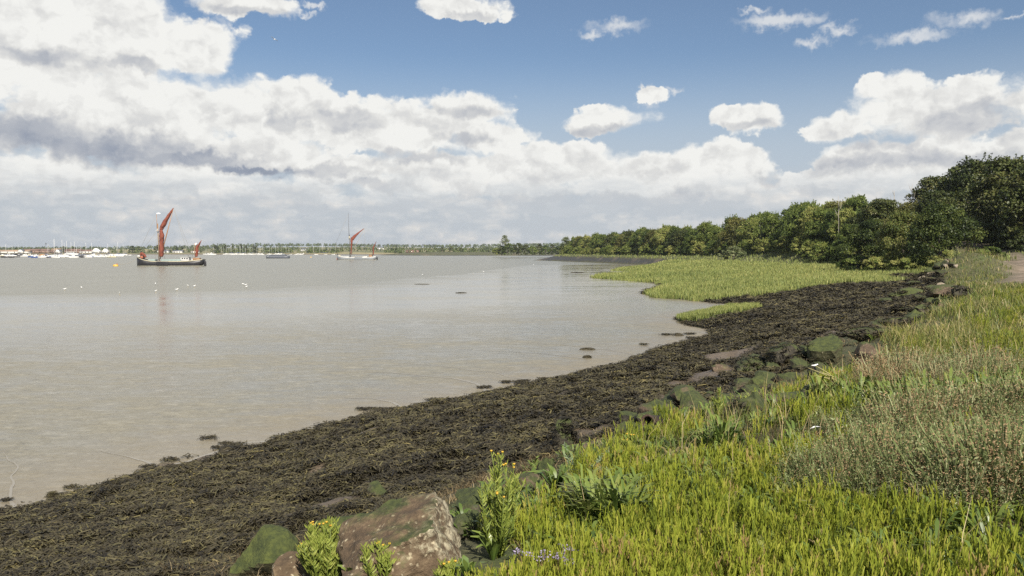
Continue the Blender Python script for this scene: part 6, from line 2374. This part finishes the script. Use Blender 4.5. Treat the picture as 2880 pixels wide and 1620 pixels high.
# leaning straw stalks with a white tip
x, y = ground_at(2118, 984)
t = thing('dry_stalks', 'pale straw stalks leaning out over the stones with a white feather caught at the tip', 'plant', (x, y, gz(x, y)))
g = random.Random(8)
m_straw = paint('straw_stalk', (0.36, 0.32, 0.14), .6, .12, 8)
hx = x - 70 * S / F_PX * y
dz = 64 * S / F_PX * y / .78
for k in range(7):
    f = g.uniform(.5, 1.0) if k else 1.0
    tip = Vector(((hx - x) * f + g.uniform(-.1, .1) * (k > 0), g.uniform(-.2, .2) * (k > 0), dz * f * .78 * (1 if k == 0 else g.uniform(.7, 1.2))))
    s = Soup()
    s.tube([(g.uniform(-.05, .05), 0, 0), tip * .5 + Vector((0, 0, .07)), tip], [.009, .007, .004], 5)
    st = s.build('stalk', m_straw, t, True)
    if k == 0:
        s = Soup()
        V, Fq = strip([tip - Vector((.05, 0, -.0)), tip, tip + Vector((.05, 0, .02))], .02, (0, -1, .3), (.2, 1, .5))
        s.add(np.concatenate([V, V + (0, .004, 0)]), np.concatenate([Fq, Fq + len(V)]))
        s.build('feather', M_gull, st)
# dark twiggy weed at the right edge
x, y = ground_at(2553, 1030)
t = thing('dock_plant', 'dark dead dock stem with bare twigs at the right edge of the bank', 'plant', (x, y, gz(x, y)))
m_dock = paint('dead_dock', (0.07, 0.04, 0.025), .8, .2, 8)
s = Soup()
s.tube([(0, 0, 0), (.10, 0, .35), (.30, 0, .78)], [.010, .008, .004], 5)
s.build('stem', m_dock, t, True)
for k in range(6):
    b = Vector((.04 + .04 * k, 0, .2 + .09 * k))
    a = k * 2.1
    s = Soup()
    s.tube([b, b + Vector((math.cos(a) * .10, math.sin(a) * .10, .13))], [.006, .003], 4)
    s.build('twig', m_dock, t, True)

# sea lavender in flower at the bottom edge
m_lav = paint('lavender_petals', (0.24, 0.20, 0.30), .7, .15, 20)
g = random.Random(31)
for k, (u, v, lab) in enumerate([(1335, 1452, 'leftmost of the three sea lavender sprays at the bottom edge'), (1385, 1455, 'middle one of the three sea lavender sprays at the bottom edge'), (1432, 1452, 'rightmost of the three sea lavender sprays at the bottom edge')]):
    x, y = ground_at(u, v + 40)
    t = thing('sea_lavender', 'pale purple ' + lab, 'plant', (x, y, gz(x, y)), 0, 'sea lavender in flower')
    for q in range(5):
        a = g.uniform(0, 6.28)
        tip = Vector((math.cos(a) * .09, math.sin(a) * .09, g.uniform(.2, .28)))
        s = Soup()
        s.tube([(0, 0, 0), tip * .6, tip], [.004, .003, .002], 4)
        st = s.build('stem', m_stem, t)
        s = Soup()
        for w in range(14):
            c = tip + Vector((g.gauss(0, .016), g.gauss(0, .016), g.gauss(0, .008)))
            d = Vector((g.gauss(0, 1), g.gauss(0, 1), g.gauss(.6, .4))).normalized()
            V, Fq = strip([c, c + d * .005, c + d * .010], .007, (g.gauss(0, 1), g.gauss(0, 1), g.gauss(0, 1)))
            s.add(V, Fq)
        s.build('flower_spray', m_lav, st)


# ------------------------------------------------------------------ weed lumps out on the mud
def weed_clump(label, u, v, wpx, hpx, seed, flat=False):
    x, y = at(u, v, .03)
    sc = S / F_PX * y
    w, h = wpx * sc, hpx * sc
    z = max(gz(x, y), float(mud_z(np.array([[x, y]]))[0]))
    t = thing('weed_clump', label, 'seaweed', (x, y, z - .01), 0, 'lumps of weed lying on the mud')
    X, Fc = rock_mesh(700 + seed, (w * .5, w * (.5 if not flat else .30), h * (.9 if not flat else .5)), planes=2, sub=3, rough=.12)
    mk('lump', X, Fc, m_weed_lump, {'tint': np.full(len(X), .4)}, t, True)
    g = np.random.default_rng(seed)
    TV, TF, TT = frond(0)
    n = 90
    d = g.normal(0, 1, (n, 3))
    d[:, 2] = abs(d[:, 2])
    d /= np.linalg.norm(d, axis=1)[:, None]
    Pq = d * np.array((w * .5, w * (.5 if not flat else .3), h * (.9 if not flat else .45)))
    V, Fq, T = stamp(TV, TF, TT, Pq[:, :2], Pq[:, 2], np.clip(g.uniform(.5, .9, n) * w * 1.0, .5, 2.2 if h > .25 else 1.0), g.random(n) * 6.28, g.normal(.45, .12, n), .2)
    o = mk('fronds', V, Fq, m_weed, {'tint': T}, t)
    o['kind'] = 'stuff'


m_weed_lump = m_weed
for k, (lab, u, v, w, h, fl) in enumerate([
        ('round lump of brown weed at the mud edge, lower left', 580, 1140, 46, 20, 0), ('small lump of weed on the mud near the bottom left corner', 132, 1254, 24, 12, 0), ('little lump of weed on the mud right of the round one', 742, 1097, 16, 8, 0),
        ('low spread of weed on the mud in the middle of the shore edge', 1018, 1038, 50, 14, 1), ('upper of two weed lumps out on the mud', 1478, 881, 36, 8, 1), ('lower of two weed lumps out on the mud', 1478, 902, 22, 7, 0),
        ('weed lump beside bright water near the shore bend', 1650, 889, 36, 12, 0), ('weed lump on the mud left of the bright pool by the grass tuft', 1704, 846, 26, 7, 0), ('weed lump between the grass tuft and the shore', 1812, 834, 60, 12, 1),
        ('thin dark drift of weed far out, the left one', 1061, 715, 36, 2.2, 1), ('thin dark drift of weed far out, the right one', 1160, 737, 26, 2.6, 1), ('dark drift of weed left of the grass tongues', 1452, 686, 32, 2.6, 1),
        ('tiny weed scrap on the mud below the grass tongues', 1768, 722, 14, 2.5, 1), ('small clump of weed at the shore edge left of the middle', 905, 1062, 34, 12, 0), ('weed clump at the shore edge below the middle bend', 1245, 996, 40, 12, 0),
        ('weed clump on the mud edge left of the small one', 768, 1092, 26, 10, 0)]):
    weed_clump(lab, u, v, w, h, k, bool(fl))

# scraps of weed strewn along the edge of the mud
gm_ = np.random.default_rng(71)
A0 = np.array(L0[2:15])
TV, TF, TT = frond(2)
for k in range(24):
    f = gm_.uniform(0, len(A0) - 1.01)
    i = int(f)
    b = A0[i] + (A0[i + 1] - A0[i]) * (f - i)
    d = A0[i + 1] - A0[i]
    nrm_ = np.array((-d[1], d[0])) / np.linalg.norm(d)
    q = b + nrm_ * abs(gm_.normal(0, .55)) * (0.6 + b[1] / 40)
    w = gm_.uniform(.06, .22) * (0.6 + b[1] / 40)
    z = max(gz(*q), float(mud_z(np.array([q]))[0]))
    n = int(14 + w * 50)
    Pq = gm_.normal(0, 1, (n, 2)) * np.array((w * .5, w * .38))
    V, Fq, T = stamp(TV, TF, TT, Pq, np.full(n, .005), np.clip(gm_.uniform(.6, 1.0, n) * (b[1] / 14) ** .7, .5, 2), gm_.random(n) * 6.28, gm_.normal(.32, .12, n), .2)
    o = mk('weed_scrap', V, Fq, m_weed, {'tint': T})
    o.location = (q[0], q[1], z)
    tag(o, 'little scrap of dark weed stranded on the mud just off the weedy shore', 'seaweed', 'scraps of weed along the edge of the mud')

# ------------------------------------------------------------------ air
s = Soup()
s.box((0, 1500, 24.0), (7000, 7400, 54.0))
m_air = bpy.data.materials.new('haze')
m_air.use_nodes = True
nt = m_air.node_tree
for n_ in list(nt.nodes):
    if n_.type == 'BSDF_PRINCIPLED':
        nt.nodes.remove(n_)
pv = nt.nodes.new('ShaderNodeVolumePrincipled')
pv.inputs['Color'].default_value = (0.80, 0.86, 0.95, 1)
pv.inputs['Density'].default_value = 0.00008
pv.inputs['Anisotropy'].default_value = 0.2
nt.links.new(pv.outputs[0], [n_ for n_ in nt.nodes if n_.type == 'OUTPUT_MATERIAL'][0].inputs['Volume'])
tag(s.build('haze', m_air), 'thin pale haze lying over the whole estuary', 'haze', kind='stuff')

# ------------------------------------------------------------------ render settings
SC.render.engine = 'CYCLES'
cy = SC.cycles
cy.max_bounces = 6
cy.diffuse_bounces = 2
cy.glossy_bounces = 3
cy.transmission_bounces = 3
cy.transparent_max_bounces = 4
cy.volume_bounces = 0
cy.caustics_reflective = False
cy.caustics_refractive = False
cy.sample_clamp_indirect = 6
cy.use_denoising = False
cy.adaptive_threshold = 0.006
